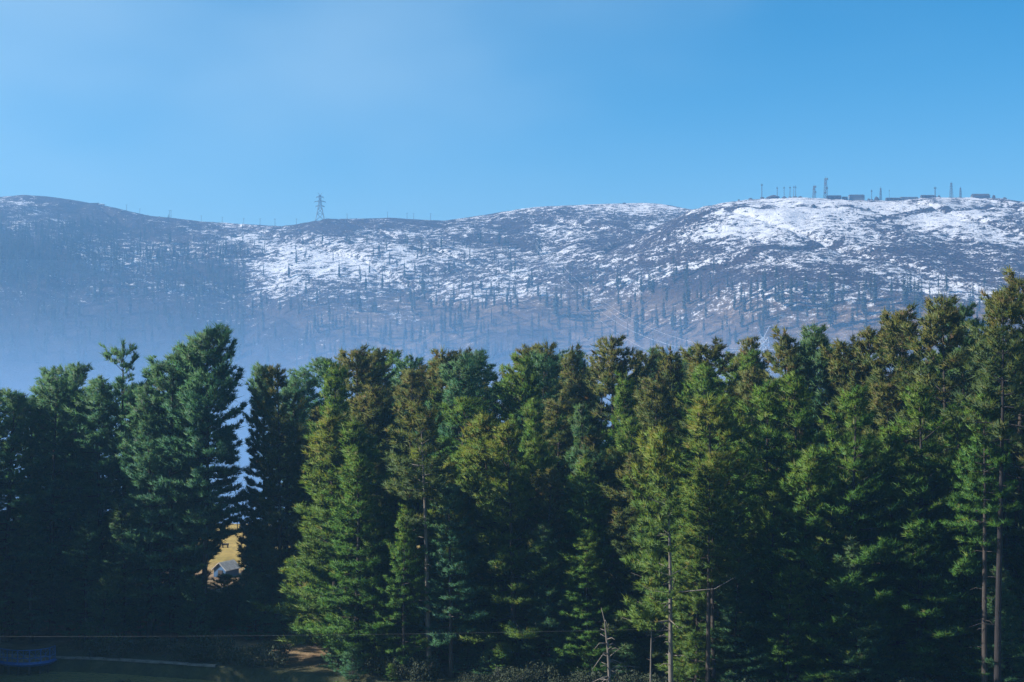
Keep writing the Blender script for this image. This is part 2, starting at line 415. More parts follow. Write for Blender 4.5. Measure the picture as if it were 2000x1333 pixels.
snow = snow * 0.72 - 0.075 + 0.075 * smooth(1330, 1450, PX) * smooth(480, 420, PY) + 0.05 * smooth(1200, 800, PX) * smooth(300, 500, PX) + 0.24 * fbm(X * 0.016 + Y * 0.012, Y * 0.014, 4, 95)
# the tracks cut across the upper slope carry no snow
def track(pts):
    pw, ok = hits([p[0] for p in pts], [p[1] for p in pts])
    d = np.full(len(X), 1e9)
    sel = np.nonzero((Y > 900) & (Y < 1800))[0]
    for a, b in zip(pw[:-1], pw[1:]):
        for s_ in np.linspace(0, 1, 24):
            p = a + (b - a) * s_
            q = np.hypot(X[sel] - p[0], Y[sel] - p[1]); d[sel] = np.minimum(d[sel], q)
    return d
TRACKS = [[(1360, 425), (1420, 412), (1480, 406), (1560, 404), (1640, 405), (1700, 412), (1745, 428)],
          [(1700, 432), (1740, 424), (1800, 414), (1860, 408), (1930, 407), (1995, 403)],
          [(800, 437), (920, 438), (1010, 440), (1100, 440), (1230, 445)],
          [(1300, 548), (1380, 528), (1450, 510), (1540, 488), (1640, 478)], [(0, 398), (60, 401), (120, 404), (160, 407)]]
for tr in TRACKS:
    d = track(tr); snow = snow - 0.32 * smooth(5.5, 1.0, d + 1.5 * fbm(X * 0.05, Y * 0.05, 2, 8)); Z = Z - 0.8 * smooth(5, 1.5, d)
mountain = link("mountain", mesh_np("mountain", np.stack([X, Y, Z], 1), Fc, M_MOUNTAIN, True, {"snow": snow, "drygrass": dryg}))
tag(mountain, kind='structure')

# ------------------------------------------------------------------ pond, kerb
wx = np.array([-300, -60, -48, -43, -40.6, -32, -20, -13, 0, 10, 60], float)
v = []; f = []
for i, x in enumerate(wx):
    v += [(x, float(shore(x)) + 0.1, -25.92), (x, 90.0, -25.92)]
    if i: f.append((2 * i - 2, 2 * i - 1, 2 * i + 1, 2 * i))
tag(link("pond_water", mesh_np("pond_water", v, f, M_WATER)), kind='structure')

kerb = tag(empty("pond_kerb", (-30, 111, -25)), "pale stone kerb along the pond bank", "kerb")
rng = random.Random(4)
stone_boxes = []
for sx in range(3):
    mb = MB(); mb.box((0, 0, 0), (1.16, 0.34, 0.13 + 0.02 * sx)); stone_boxes.append(mb.mesh("kerb_stone", M_STONE))
x = -50.0
while x < -23:
    y = float(shore(x + 0.6)) + 0.18; y2 = float(shore(x + 1.2)) + 0.18; y1 = float(shore(x)) + 0.18
    ang = math.atan2(y2 - y1, 1.2); 
    o = link("kerb_stone", rng.choice(stone_boxes), kerb, (x + 0.6 + 30, y - 111, 0.06 + rng.uniform(-0.03, 0.03)))
    o.rotation_euler = (0, 0, ang + rng.uniform(-0.02, 0.02))
    x += 1.2 * math.cos(ang)

# ------------------------------------------------------------------ haze and valley mist
mb = MB(); mb.box((0, 1200, -8), (4400, 2900, 388))
M_HAZE = volume_mat("haze_air", (0.29, 0.61, 1.0), 0.00037, 0.35)
haze = mb.build("haze", M_HAZE); tag(haze, kind='stuff')
# the mist bank: a long mound of thin smoke lying in the valley, thick below and tapering out upwards
nxm, nzm = 61, 14
xm = np.linspace(-1500, 1500, nxm); v = []; f = []
for i, xx in enumerate(xm):
    top = 32 + 8 * noise2(np.array([xx * 0.004]), np.array([0.5]), 3)[0] - 0.030 * xx
    prof = []
    for j in range(nzm):
        tt = j / (nzm - 1); zz = -172 + (top + 172) * tt ** 0.7
        w = 5 + 190 * (1 - smooth(-60, top, zz)) ** 1.3
        prof.append((zz, w))
    for zz, w in prof: v.append((xx, 640 - w, zz))
    for zz, w in reversed(prof): v.append((xx, 640 + w, zz))
n2 = 2 * nzm
for i in range(nxm - 1):
    for j in range(n2):
        a = i * n2 + j; b = i * n2 + (j + 1) % n2
        f.append((a, a + n2, b + n2, b))
f.append(tuple(range(n2))); f.append(tuple(range(nxm * n2 - 1, (nxm - 1) * n2 - 1, -1)))
mb = MB(); mb.v = v; mb.f = f
M_MIST = volume_mat("mist_air", (0.42, 0.69, 1.0), 0.0034, 0.1)
tag(mb.build("mist", M_MIST), kind='stuff')

# ------------------------------------------------------------------ pine generator
def unit(a): return a / np.maximum(np.linalg.norm(a, axis=-1, keepdims=True), 1e-9)

class Pine:
    pass

def make_pine(seed, H, base, Rmax, shape=0.9, top=0.25, per=5, gap=0.8, e_lo=-4, e_hi=48, sag=0.10, up=0.18,
              blades=11, tuft=0.38, skip=0.06, side=None, bare_lo=0.0, stub=0, lump=0.35, dens=1.0, bark=None, trunk_r=None, kink=0.25):
    rs = np.random.RandomState(seed)
    tr = trunk_r or H * 0.0098
    # trunk axis
    zz = np.linspace(0, H, 15); ph = rs.rand(4) * 6.28
    ax = kink * (np.sin(zz / H * 4 + ph[0]) - math.sin(ph[0])) * zz / H; ay = kink * (np.sin(zz / H * 3.3 + ph[1]) - math.sin(ph[1])) * zz / H
    mt = MB(); mt.tube([(ax[i], ay[i], zz[i] - (0.4 if i == 0 else 0)) for i in range(15)],
                       [tr * (1.25 if i == 0 else 1) * (1 - 0.93 * zz[i] / H) ** 0.85 for i in range(15)], 9)
    axis = lambda z: (np.interp(z, zz, ax), np.interp(z, zz, ay))
    mbr = MB(); P = []; D = []; T = []; S = []
    z = base * H
    lobes = rs.rand(8) * 6.28
    while z < H * 0.985:
        t = (z - base * H) / (H * (1 - base))
        pr = (1 - t ** (1 / shape * 1.1)) * (1 - top) + top * math.sqrt(max(0, 1 - t * t))
        pr *= min(1.0, 0.45 + t / 0.14)
        L0 = max(Rmax * pr, 0.3)
        n = per + (rs.rand() < 0.5)
        a0 = rs.rand() * 6.28
        if rs.rand() < skip and t > 0.05 and t < 0.93:
            z += gap * 0.9; continue
        for k in range(n):
            az = a0 + k * 6.283 / n + rs.normal(0, 0.25)
            if side is not None and math.cos(az - side) < -0.2 and rs.rand() < 0.88: continue
            lob = 1 + lump * math.sin(2 * az + lobes[0] + z * 0.55) * math.sin(az + lobes[1] + z * 0.9)
            L = L0 * (rs.uniform(0.62, 1.12) if t < 0.68 else rs.uniform(0.45, 1.3)) * lob
            e = R(e_lo + (e_hi - e_lo) * t ** 1.5 + rs.normal(0, 8))
            L = min(L / max(0.62, math.cos(e)), L + 0.9)
            s = np.linspace(0, 1, 7)
            h = L * s * math.cos(e); v = L * (s * math.sin(e) - sag * s ** 2 * 1.6 * (1 - t) + up * s ** 4 * 1.5)
            cx, cy = axis(z)
            wob = rs.normal(0, 0.03 * L, 7) * s
            pts = np.stack([cx + math.cos(az) * h - math.sin(az) * wob, cy + math.sin(az) * h + math.cos(az) * wob, z + v], 1)
            br = max(0.018, min(0.075, L * 0.014))
            mbr.tube([tuple(p) for p in pts[::2]], [br, br * 0.75, br * 0.5, br * 0.22], 4)
            if t < bare_lo and rs.rand() < 0.75: continue
            nb = max(3, int(L / 0.18 * dens))
            ss = np.clip(rs.uniform(0.12, 1.0, nb) ** 0.6, 0.25, 1)
            for q, sv in enumerate(ss):
                p = np.array([np.interp(sv, s, pts[:, c]) for c in range(3)])
                sg = 1 if q % 2 else -1
                aa = az + sg * rs.uniform(0.5, 1.15)
                lb = (0.28 + 0.30 * L * (1.05 - sv)) * rs.uniform(0.6, 1.15)
                d = np.array([math.cos(aa), math.sin(aa), rs.uniform(-0.12, 0.28) + 0.35 * t])
                nt_ = max(2, int(lb / 0.26) + 1)
                for u in np.linspace(0.4, 1.0, nt_):
                    P.append(p + d * lb * u); D.append(d * 0.7 + np.array([0, 0, 0.55])); T.append(t); S.append(0.75 + 0.25 * u)
            d = np.array([math.cos(az), math.sin(az), 0.5 + math.sin(e)])
            for sv in (0.72, 0.84, 0.93, 1.0):
                p = np.array([np.interp(sv, s, pts[:, c]) for c in range(3)])
                P.append(p); D.append(d); T.append(t); S.append(1.1)
        z += gap * rs.uniform(0.75, 1.25) * (1.0 if t < 0.75 else 0.82)
    for k in range(14):       # leader
        zt = H + 0.35 - k * 0.09; cx, cy = axis(zt)
        P.append(np.array([cx, cy, zt])); D.append(np.array([rs.normal(0, .3), rs.normal(0, .3), 1.0])); T.append(1.0); S.append(1.0)
    for k in range(stub):     # bare dead stubs on the lower trunk
        zt = rs.uniform(0.12, max(0.15, base)) * H; az = rs.rand() * 6.28; cx, cy = axis(zt); L = rs.uniform(0.4, 1.8)
        mbr.tube([(cx, cy, zt), (cx + math.cos(az) * L * .6, cy + math.sin(az) * L * .6, zt + 0.05), (cx + math.cos(az) * L, cy + math.sin(az) * L, zt - 0.15 * L)],
                 [0.035, 0.025, 0.008], 4)
    P = np.array(P); D = unit(np.array(D)); T = np.array(T); S = np.array(S); n = len(P); B = blades
    P = P + rs.normal(0, 0.05, P.shape)
    dd = unit(D[:, None, :] * 0.85 + rs.normal(0, 0.46, (n, B, 3)) + np.array([0, 0, 0.15]))
    S = S * np.exp(rs.normal(0, 0.28, n)); ln = tuft * rs.uniform(0.6, 1.25, (n, B, 1)) * S[:, None, None]
    perp = unit(np.cross(dd, rs.normal(0, 1, (n, B, 3))))
    w = tuft * 0.088 * rs.uniform(0.75, 1.3, (n, B, 1))
    o = P[:, None, :] + rs.normal(0, 0.04, (n, B, 3))
    V = np.stack([o - perp * w, o + perp * w, o + dd * ln], 2).reshape(-1, 3)
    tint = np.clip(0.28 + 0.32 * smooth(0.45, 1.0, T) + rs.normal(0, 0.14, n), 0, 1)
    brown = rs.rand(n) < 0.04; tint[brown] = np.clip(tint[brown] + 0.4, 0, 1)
    tint = np.repeat(tint, B * 3)
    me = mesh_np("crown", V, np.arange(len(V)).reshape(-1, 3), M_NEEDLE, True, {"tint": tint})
    out_ = P - np.stack([np.interp(P[:, 2], zz, ax), np.interp(P[:, 2], zz, ay), P[:, 2]], 1)      # soft tuft normals, outward and up
    nn = unit(unit(out_)[:, None, :] * 0.75 + np.array([0, 0, 0.45]) + dd * 0.55 + rs.normal(0, 0.28, (n, B, 3)))
    me.normals_split_custom_set_from_vertices(np.repeat(nn.reshape(-1, 3), 3, axis=0).astype(np.float32))
    p = Pine(); p.H = H
    p.crown = me; p.trunk = mt.mesh("trunk", bark or M_BARK, True); p.branches = mbr.mesh("branches", bark or M_BARK, True)
    p.tris = len(V) // 3
    return p

KIND = {}
KIND['cone'] = [make_pine(101, 26, 0.14, 4.0, 0.95, 0.42), make_pine(102, 26, 0.18, 3.7, 0.9, 0.48), make_pine(103, 26, 0.12, 3.9, 1.0, 0.36), make_pine(104, 26, 0.22, 3.6, 0.85, 0.45, skip=0.12, lump=0.5)]
KIND['column'] = [make_pine(111, 26, 0.26, 3.5, 0.72, 0.62), make_pine(112, 26, 0.24, 3.6, 0.7, 0.6, skip=0.12, lump=0.5), make_pine(113, 26, 0.16, 3.2, 0.8, 0.55), make_pine(114, 26, 0.30, 3.5, 0.65, 0.65, gap=0.95, skip=0.14, lump=0.6)]
KIND['dense'] = [make_pine(105, 27, 0.34, 3.2, 0.6, 0.8, per=6, gap=0.62, dens=1.25, skip=0.02), make_pine(106, 27, 0.24, 3.0, 0.7, 0.7, per=6, gap=0.62, dens=1.2, skip=0.03)]
KIND['full'] = [make_pine(121, 22, 0.05, 4.3, 1.1, 0.15, gap=0.72, e_lo=4, e_hi=42, dens=1.15), make_pine(122, 22, 0.06, 4.1, 1.05, 0.2, gap=0.75, e_lo=4, e_hi=45, dens=1.1)]
KIND['tall'] = [make_pine(131, 27, 0.50, 3.0, 0.7, 0.65, stub=16, skip=0.1), make_pine(132, 27, 0.54, 2.8, 0.7, 0.65, stub=14, skip=0.12), make_pine(133, 27, 0.42, 3.1, 0.75, 0.55, stub=12)]
KIND['ragged'] = [make_pine(141, 26, 0.34, 2.9, 0.5, 0.95, per=3, gap=1.15, e_lo=8, e_hi=58, lump=0.8, skip=0.16, dens=1.3, tuft=0.40)]
KIND['tier'] = [make_pine(151, 25, 0.08, 4.5, 0.95, 0.35, gap=0.95, e_lo=0, e_hi=36, sag=0.12, up=0.2, tuft=0.40, lump=0.5, dens=1.2),
                make_pine(152, 25, 0.10, 4.4, 0.95, 0.35, gap=1.0, e_lo=-2, e_hi=40, sag=0.14, up=0.2, tuft=0.40, lump=0.5, dens=1.2)]
KIND['lopsided'] = [make_pine(161, 19, 0.30, 3.9, 0.85, 0.4, per=6, gap=0.62, side=math.pi, bare_lo=0.3, stub=10, trunk_r=0.19, bark=M_BARK_PALE)]
KIND['sparse'] = [make_pine(171, 29, 0.66, 2.9, 0.7, 0.6, per=4, gap=0.95, skip=0.15, stub=14, trunk_r=0.25, bark=M_BARK_SHADED)]
KIND['pole'] = [make_pine(181, 22, 0.60, 3.0, 0.8, 0.5, stub=10, bark=M_BARK_PALE, trunk_r=0.20, kink=0.08)]
KIND['sapling'] = [make_pine(191, 7, 0.04, 2.1, 0.9, 0.4, gap=0.5, e_lo=5, tuft=0.30, blades=8), make_pine(192, 9, 0.05, 2.4, 0.9, 0.4, gap=0.55, e_lo=5, tuft=0.36, blades=8)]
print("crown tris", sum(p.tris for k in KIND.values() for p in k))

TR = random.Random(7)
def place_tree(kind, px, py, d, label, group=None, col=(1, 1, 1), rz=None, var=None, name="pine_tree", wide=1.0):
    """a pine whose top is seen at photo point px, py from the camera and whose foot stands on the ground d metres away"""
    x = (px - 1000) / F * d; g = gz(x, d) - 0.05
    h = (667 - py) / F * d - g
    return plant(kind, x, d, g, h, label, group, col, rz, var, name, wide)

LANDMARKS = [(102, "the pointed pine by the railing"), (252, "the ragged-topped pine"), (405, "the tallest dark pine"), (512, "the pointed pine past the meadow gap"),
             (655, "the sunlit full pine"), (735, "the straight-stemmed olive pine"), (838, "the pale pole-like trunk"), (965, "the pale green tiered pine"), (1062, "the crooked-tipped olive pine"),
             (1195, "the highest middle skyline pine"), (1312, "the one-sided slender pine"), (1400, "the big sunlit olive pine"), (1490, "the bright green tiered pine"), (1560, "the layered green pine"),
             (1655, "the green pine with a dark stem"), (1765, "the pine with clawlike branches"), (1848, "the open-topped tall pine"), (1948, "the thick bare dark stem")]
USED = set()
def told_apart(x, y, h, wide, label, col):
    px = 1000 + F * x / y
    lp, ln = min(LANDMARKS, key=lambda q: abs(q[0] - px))
    hue = {TEAL: "bluish", OLIVE: "olive", GREEN: "green", DARK: "dark"}.get(col, "yellow-green")
    size = "half-grown" if h < 17.5 else ("lower" if h < 21 else "tall")
    girth = "slim" if wide < 0.86 else ("broad" if wide > 1.0 else "")
    side = "right behind" if abs(px - lp) < 22 else ("left of" if px < lp else "right of")
    deep = "" if y < 122 else (" deep in the wood" if y > 140 else " further back")
    for cand_ in (f"{size} {hue} pine {side} {ln}", f"{size} {girth} {hue} pine {side} {ln}", f"{size} {girth} {hue} pine {side} {ln}{deep}", f"{size} {hue} pine {side} {ln}{deep}"):
        c = " ".join(cand_.split())
        if c not in USED:
            USED.add(c); return c
    return label
def plant(kind, x, y, g, h, label, group, col, rz=None, var=None, name="pine_tree", wide=1.0):
    p = KIND[kind][var] if var is not None else TR.choice(KIND[kind])
    if group and name == "pine_tree" and "beyond" not in group: label = told_apart(x, y, h, wide, label, col)
    s = 0.972 * h / p.H
    t = empty(name, (x, y, g), TR.uniform(0, 6.28) if rz is None else rz)
    t.rotation_euler.x = TR.gauss(0, R(0.9)); t.rotation_euler.y = TR.gauss(0, R(0.9))
    w = s ** 0.6 * wide * (1.0 if kind in ('lopsided', 'ragged', 'sapling') else 1.2)
    t.scale = (w, w, s)
    tag(t, label, "tree", group)
    for n_, me in (("trunk", p.trunk), ("branches", p.branches), ("crown", p.crown)):
        o = link(n_, me, t)
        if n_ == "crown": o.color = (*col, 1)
        if n_ == "branches": o["kind"] = 'stuff'
    return t

TEAL = (0.85, 1.4, 2.2); OLIVE = (1.15, 1.05, 1.0); LIME = (1.35, 1.42, 0.85); GREEN = (1.0, 1.4, 0.8); DARK = (0.85, 1.25, 1.7)  # TEAL and DARK: glaucous needles, with bluish fill light for shade painted in

NAMED = [
    # kind, px, py, d, colour, variant, width, label
    ('column', 12, 760, 119, TEAL, 0, 1.1, "dark pine cut by the left frame edge behind the blue railing"),
    ('cone', 58, 772, 124, TEAL, 1, 1.0, "low shaded pine just inside the frame edge near the pond"),
    ('cone', 102, 732, 121, TEAL, 1, 1.0, "shaded pine with pointed top above the end of the blue railing"),
    ('column', 152, 703, 126, TEAL, 2, 0.95, "slim dark pine rising between the railing and the ragged-topped pine"),
    ('cone', 120, 716, 131, TEAL, 2, 0.8, "thin pine spire behind the pointed pine near the railing"),
    ('tall', 205, 730, 122, TEAL, 2, 1.05, "rounded dark pine next to the ragged-topped pine"),
    ('ragged', 252, 662, 123, TEAL, 0, 1.0, "ragged-topped pine with forked bare upper limbs standing above its neighbours"),
    ('cone', 338, 688, 120, TEAL, 0, 1.1, "wide pine leaning against the tallest dark pine beside the meadow gap"),
    ('dense', 397, 640, 119, TEAL, 0, 0.9, "tallest dark pine, dense and broad, at the edge of the meadow gap"),
    ('dense', 362, 672, 124, TEAL, 1, 0.95, "dark pine crowded behind the tallest pine by the gap"),
    ('cone', 292, 745, 119, TEAL, 2, 0.9, "short shaded pine below the ragged-topped pine"),
    ('dense', 513, 712, 125, TEAL, 1, 0.66, "dark pointed pine on the far side of the meadow gap"),
    ('column', 546, 707, 121, OLIVE, 2, 0.8, "slim round-topped pine above the teal roof"),
    ('tall', 604, 722, 138, TEAL, 1, 1.0, "bare-trunked pine showing its thin stem against blue mist"),
    ('tall', 628, 697, 141, TEAL, 0, 1.05, "flat-topped bare-trunked pine behind the sunlit full pine"),
    ('tall', 578, 742, 134, TEAL, 1, 0.9, "small bare-trunked pine with mist showing between its stems"),
    ('full', 655, 800, 112, LIME, 0, 1.1, "full sunlit yellow-green pine with foliage down to the ground beside the teal roof"),
    ('cone', 735, 752, 120, OLIVE, 1, 1.0, "olive pine with a visible straight stem behind the sunlit full pine"),
    ('column', 708, 680, 131, OLIVE, 1, 1.0, "brown-topped pine on the skyline, first of a close pair"),
    ('column', 740, 681, 134, OLIVE, 0, 0.95, "brown-topped pine on the skyline, second of a close pair"),
    ('tall', 800, 690, 145, TEAL, 2, 1.0, "bluish pine with a rounded crown on the skyline"),
    ('cone', 858, 680, 132, OLIVE, 0, 1.1, "broad olive pine on the skyline above the pale pole-like trunk"),
    ('cone', 915, 682, 136, OLIVE, 2, 1.0, "dark-shaded skyline pine beside the broad olive one"),
    ('pole', 838, 792, 106, OLIVE, 0, 1.0, "tall pine with a long pale pole-like bare trunk"),
    ('full', 770, 905, 112, LIME, 1, 0.9, "short sunlit pine between the full pine and the pole-like trunk"),
    ('full', 965, 800, 111, LIME, 1, 1.05, "sunlit pale green pine with drooping tiers in the middle of the wood"),
    ('tier', 1045, 775, 114, GREEN, 1, 0.8, "shaded green pine beside the pale green tiered pine"),
    ('column', 1005, 668, 134, OLIVE, 2, 0.95, "narrow pine with a knobbly tip on the skyline"),
    ('cone', 1062, 667, 131, OLIVE, 0, 1.0, "olive pine with a small crooked tip on the skyline"),
    ('cone', 1125, 675, 138, OLIVE, 2, 0.9, "thin-topped pine between two larger skyline pines"),
    ('cone', 1195, 654, 128, OLIVE, 1, 1.05, "pointed pine standing highest in the middle of the skyline"),
    ('tier', 1132, 788, 113, DARK, 0, 0.75, "round-topped dark pine in the shaded centre of the wood"),
    ('column', 1245, 686, 137, OLIVE, 1, 0.9, "small rounded pine below the highest middle pine"),
    ('column', 1272, 680, 142, TEAL, 0, 0.9, "pine top half hidden behind the twin-tipped pine"),
    ('cone', 1310, 677, 128, OLIVE, 2, 1.0, "pine with twin tips on the skyline near the power lines"),
    ('tier', 1235, 810, 115, GREEN, 1, 0.75, "half-lit pine with drooping sprays at the edge of the dark hollow"),
    ('column', 1388, 667, 126, OLIVE, 1, 1.15, "broad flat-topped pine under the lower power pylon"),
    ('cone', 1450, 656, 130, OLIVE, 1, 0.85, "slim pine with a crooked tip beside the lower power pylon"),
    ('cone', 1400, 772, 103, LIME, 0, 1.25, "big sunlit olive-yellow pine in front, with a visible dark stem"),
    ('lopsided', 1312, 838, 96, LIME, 0, 1.0, "slender pale-stemmed pine with branches only on one side"),
    ('tall', 1382, 905, 98, LIME, 1, 0.8, "thin grey pine stem, first of the three close trunks"),
    ('tall', 1394, 880, 99, LIME, 0, 0.8, "middle reddish stem of the three close trunks"),
    ('full', 1360, 985, 101, LIME, 0, 0.9, "bushy yellow-green pine behind the three close trunks"),
    ('cone', 1525, 641, 119, OLIVE, 2, 1.0, "pine with an irregular forked tip, first of two dark skyline pines"),
    ('cone', 1586, 631, 121, DARK, 0, 0.95, "dark conical pine with a sharp tip, second of two on the skyline"),
    ('tier', 1490, 742, 106, GREEN, 0, 0.95, "bright green tiered pine next to the big sunlit olive pine"),
    ('tier', 1560, 722, 104, GREEN, 1, 0.95, "large green pine with layered sprays and shaded underside"),
    ('column', 1655, 662, 118, OLIVE, 1, 1.0, "rounded olive pine where the skyline starts to climb"),
    ('column', 1690, 632, 117, OLIVE, 2, 1.0, "brown-green pine halfway up the climbing skyline"),
    ('column', 1765, 602, 113, OLIVE, 1, 0.95, "brown-tipped pine with open clawlike top branches"),
    ('column', 1738, 615, 118, OLIVE, 0, 0.9, "brown-tipped pine crowding the one with clawlike branches"),
    ('tier', 1655, 752, 101, GREEN, 0, 0.95, "green pine with a dark stem showing through its crown"),
    ('cone', 1848, 574, 108, OLIVE, 0, 1.05, "tall open-topped pine standing clear of the climbing skyline"),
    ('cone', 1890, 590, 112, DARK, 1, 0.9, "dark pine behind the two tall bare stems"),
    ('sparse', 1948, 560, 96.5, OLIVE, 0, 0.9, "very tall pine with a thick bare dark stem near the frame edge"),
    ('sparse', 1967, 578, 103.5, OLIVE, 0, 0.85, "tall pine stem standing just behind the thick dark stem"),
    ('column', 1990, 534, 106, OLIVE, 1, 1.2, "highest dark pine, cut by the right frame edge"),
    ('tier', 1800, 742, 102, GREEN, 1, 1.0, "bright leafy green pine below the open-topped pine"),
    ('tier', 1885, 800, 101, GREEN, 0, 0.85, "low green pine in front of the tall bare stems"),
    ('tall', 1924, 760, 97, GREEN, 1, 0.8, "pale thin stem beside the thick dark stem"),
]
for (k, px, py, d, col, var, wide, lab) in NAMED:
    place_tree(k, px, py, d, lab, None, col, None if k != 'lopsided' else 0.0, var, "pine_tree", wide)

# trees filling the depth of the wood behind the front row
def fill(n, px0, px1, d0, d1, h0, h1, kinds, label, group, cols, mind, seed, name="pine_tree", wide=(0.72, 1.12), avoid=()):
    rs = random.Random(seed); done = []; tries = 0
    while len(done) < n and tries < 4000:
        tries += 1
        d = rs.uniform(d0, d1); px = rs.uniform(px0, px1); x = (px - 1000) / F * d
        if any((x - a) ** 2 + (d - b) ** 2 < mind * mind for a, b in done): continue
        if any(a <= px <= b for a, b in avoid): continue
        done.append((x, d)); g = gz(x, d) - 0.05
        plant(rs.choice(kinds), x, d, g, rs.uniform(h0, h1), label, group, rs.choice(cols), rs.uniform(0, 6.28), None, name, rs.uniform(*wide))

GAP = [(395, 470)]
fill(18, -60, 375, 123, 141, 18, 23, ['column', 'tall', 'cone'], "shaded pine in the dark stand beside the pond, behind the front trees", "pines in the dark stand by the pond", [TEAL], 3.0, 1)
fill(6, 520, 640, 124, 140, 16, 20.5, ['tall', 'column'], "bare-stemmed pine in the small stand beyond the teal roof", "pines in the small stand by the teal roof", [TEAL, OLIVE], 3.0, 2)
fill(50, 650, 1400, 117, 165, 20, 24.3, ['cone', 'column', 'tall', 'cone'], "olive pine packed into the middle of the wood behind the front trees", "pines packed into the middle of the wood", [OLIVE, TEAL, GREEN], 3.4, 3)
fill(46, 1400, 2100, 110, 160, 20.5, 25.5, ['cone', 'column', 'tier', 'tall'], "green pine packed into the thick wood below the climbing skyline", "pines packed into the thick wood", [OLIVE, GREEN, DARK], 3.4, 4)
fill(12, 700, 1300, 105, 116, 11, 17, ['full', 'tier', 'cone'], "half-grown shaded pine among the trunks in the middle of the wood", "half-grown pines in the middle of the wood", [DARK, GREEN, TEAL], 3.0, 5, "pine_tree", (0.72, 1.1), [(805, 880)])
fill(12, 1420, 2020, 98, 106, 9, 16, ['full', 'tier'], "half-grown green pine at the foot of the thick wood", "half-grown pines at the foot of the thick wood", [GREEN, DARK], 3.0, 6)
fill(16, -80, 390, 117, 127, 6, 12, ['full', 'cone'], "half-grown dark pine filling the shade below the dark stand by the pond", "half-grown pines below the dark stand", [TEAL, DARK], 2.6, 8, "pine_tree", (0.8, 1.1))
fill(5, 515, 580, 118, 130, 6, 11, ['cone', 'full'], "half-grown dark pine in front of the teal-roofed cabin", "half-grown pines before the cabin", [TEAL, DARK], 2.2, 9, "pine_tree", (0.8, 1.0))
fill(18, 600, 1280, 107, 117, 14, 19.5, ['full', 'tier', 'cone'], "middle-sized pine standing in the front of the wood", "middle-sized pines in the front of the wood", [OLIVE, LIME, GREEN], 2.6, 21, "pine_tree", (0.8, 1.05), [(800, 885), (560, 690)])
fill(14, 1440, 2000, 100.5, 108, 13, 19, ['full', 'tier'], "middle-sized green pine standing in the front of the thick wood", "middle-sized pines in the front of the thick wood", [GREEN, LIME, GREEN], 2.6, 22, "pine_tree", (0.8, 1.05), [(1915, 1985)])
fill(34, 640, 1290, 104, 110, 1.2, 3.6, ['sapling'], "small young pine on the pond bank before the wood", "small young pines on the pond bank", [DARK, TEAL, GREEN], 1.2, 23, "young_pine", (0.9, 1.4), [(850, 890)])
fill(26, -40, 2040, 113, 135, 3.5, 8.0, ['sapling'], "low young pine in the shade under the tall trees", "young pines in the undergrowth", [DARK, TEAL], 2.5, 7, "young_pine", (0.9, 1.3), GAP + [(540, 660), (840, 900), (-60, 140)])

fill(30, -620, -110, 100, 136, 24, 29, ['cone', 'column'], "unseen shade pine added beyond the picture's edge", "pines beyond the picture's edge", [TEAL], 3.6, 12)  # added out of view to cast shade over the bank and left stand
fill(9, 385, 500, 120, 133, 2.6, 4.0, ['sapling'], "low dark sapling standing before the blue hut in the meadow gap", "saplings before the meadow gap", [DARK, TEAL], 1.5, 13, "young_pine", (1.2, 1.7))
fill(6, 500, 610, 126, 138, 2.2, 3.6, ['sapling'], "low dark sapling standing before the teal-roofed cabin", "saplings before the cabin", [DARK, TEAL], 1.6, 14, "young_pine", (1.2, 1.6))

# ------------------------------------------------------------------ dead snag, thin dead stem, shrubs
def snag(px, py, d, H_label):
    x = (px - 1000) / F * d; g = gz(x, d); top = (667 - py) / F * d; h = top - g
    t = tag(empty("dead_tree", (x, d, g)), H_label, "dead tree")
    rs = random.Random(12); s = d / F
    mt = MB(); mt.tube([(0.35, 0, -0.3), (0.25, 0, h * .45), (0.12, 0, h * .72), (0.0, 0, h * .83), (-0.05, 0, h * .9), (-0.28, 0, h)], [0.115, 0.10, 0.075, 0.055, 0.038, 0.012], 8)
    mt.build("trunk", M_DEAD, t, True)
    # branch: start height in photo pixels below the tip, then pixel offsets (dx, dy) of its bends
    for (y0, pts) in [(24, [(3, 3), (7, 12), (8, 30)]), (45, [(-10, -3)]), (58, [(-12, -6)]), (70, [(-16, -2), (-26, 8)]), (82, [(6, -10)]),
                      (84, [(14, -6), (26, -2)]), (98, [(10, -10), (24, -22)]), (96, [(-10, -4), (-26, 20), (-31, 28)]), (108, [(8, -6), (22, 0), (30, 2)]),
                      (113, [(-14, -6)]), (124, [(12, -8), (30, -10), (60, -7)]), (130, [(10, -3), (20, -8)]), (134, [(-16, 2), (-38, 10)]), (140, [(-10, 1), (-18, 8)]),
                      (150, [(10, 0), (28, 2)]), (165, [(-12, 6), (-30, 4)]), (62, [(9, -5), (15, -3)]), (75, [(10, -4), (17, 2)]), (90, [(-9, -3), (-15, 3)]), (104, [(9, 2), (16, 7)]), (118, [(-9, -6), (-17, -5)]), (120, [(8, 4), (14, 3)]), (145, [(-10, -4), (-24, -2)]), (156, [(12, -5), (22, -12)]), (178, [(14, 4), (30, 0)])]:
        z0 = h - y0 * s * (h / (h)); fx = float(np.interp(z0, [0, h * .45, h * .72, h * .83, h * .9, h], [0.35, 0.25, 0.12, 0, -0.05, -0.28]))
        dep = rs.uniform(-0.6, 0.6)
        P = [(fx, 0, z0)] + [(fx + a * s, dep * (i + 1) / len(pts), z0 - b * s) for i, (a, b) in enumerate(pts)]
        mb = MB(); r0 = 0.048; mb.tube(P, [r0 - (r0 - 0.012) * i / (len(P) - 1) for i in range(len(P))], 5)
        mb.build("branch", M_DEAD, t, True)
snag(1183, 1188, 88, "bare dead snag with crooked grey branches in front of the dark wood")

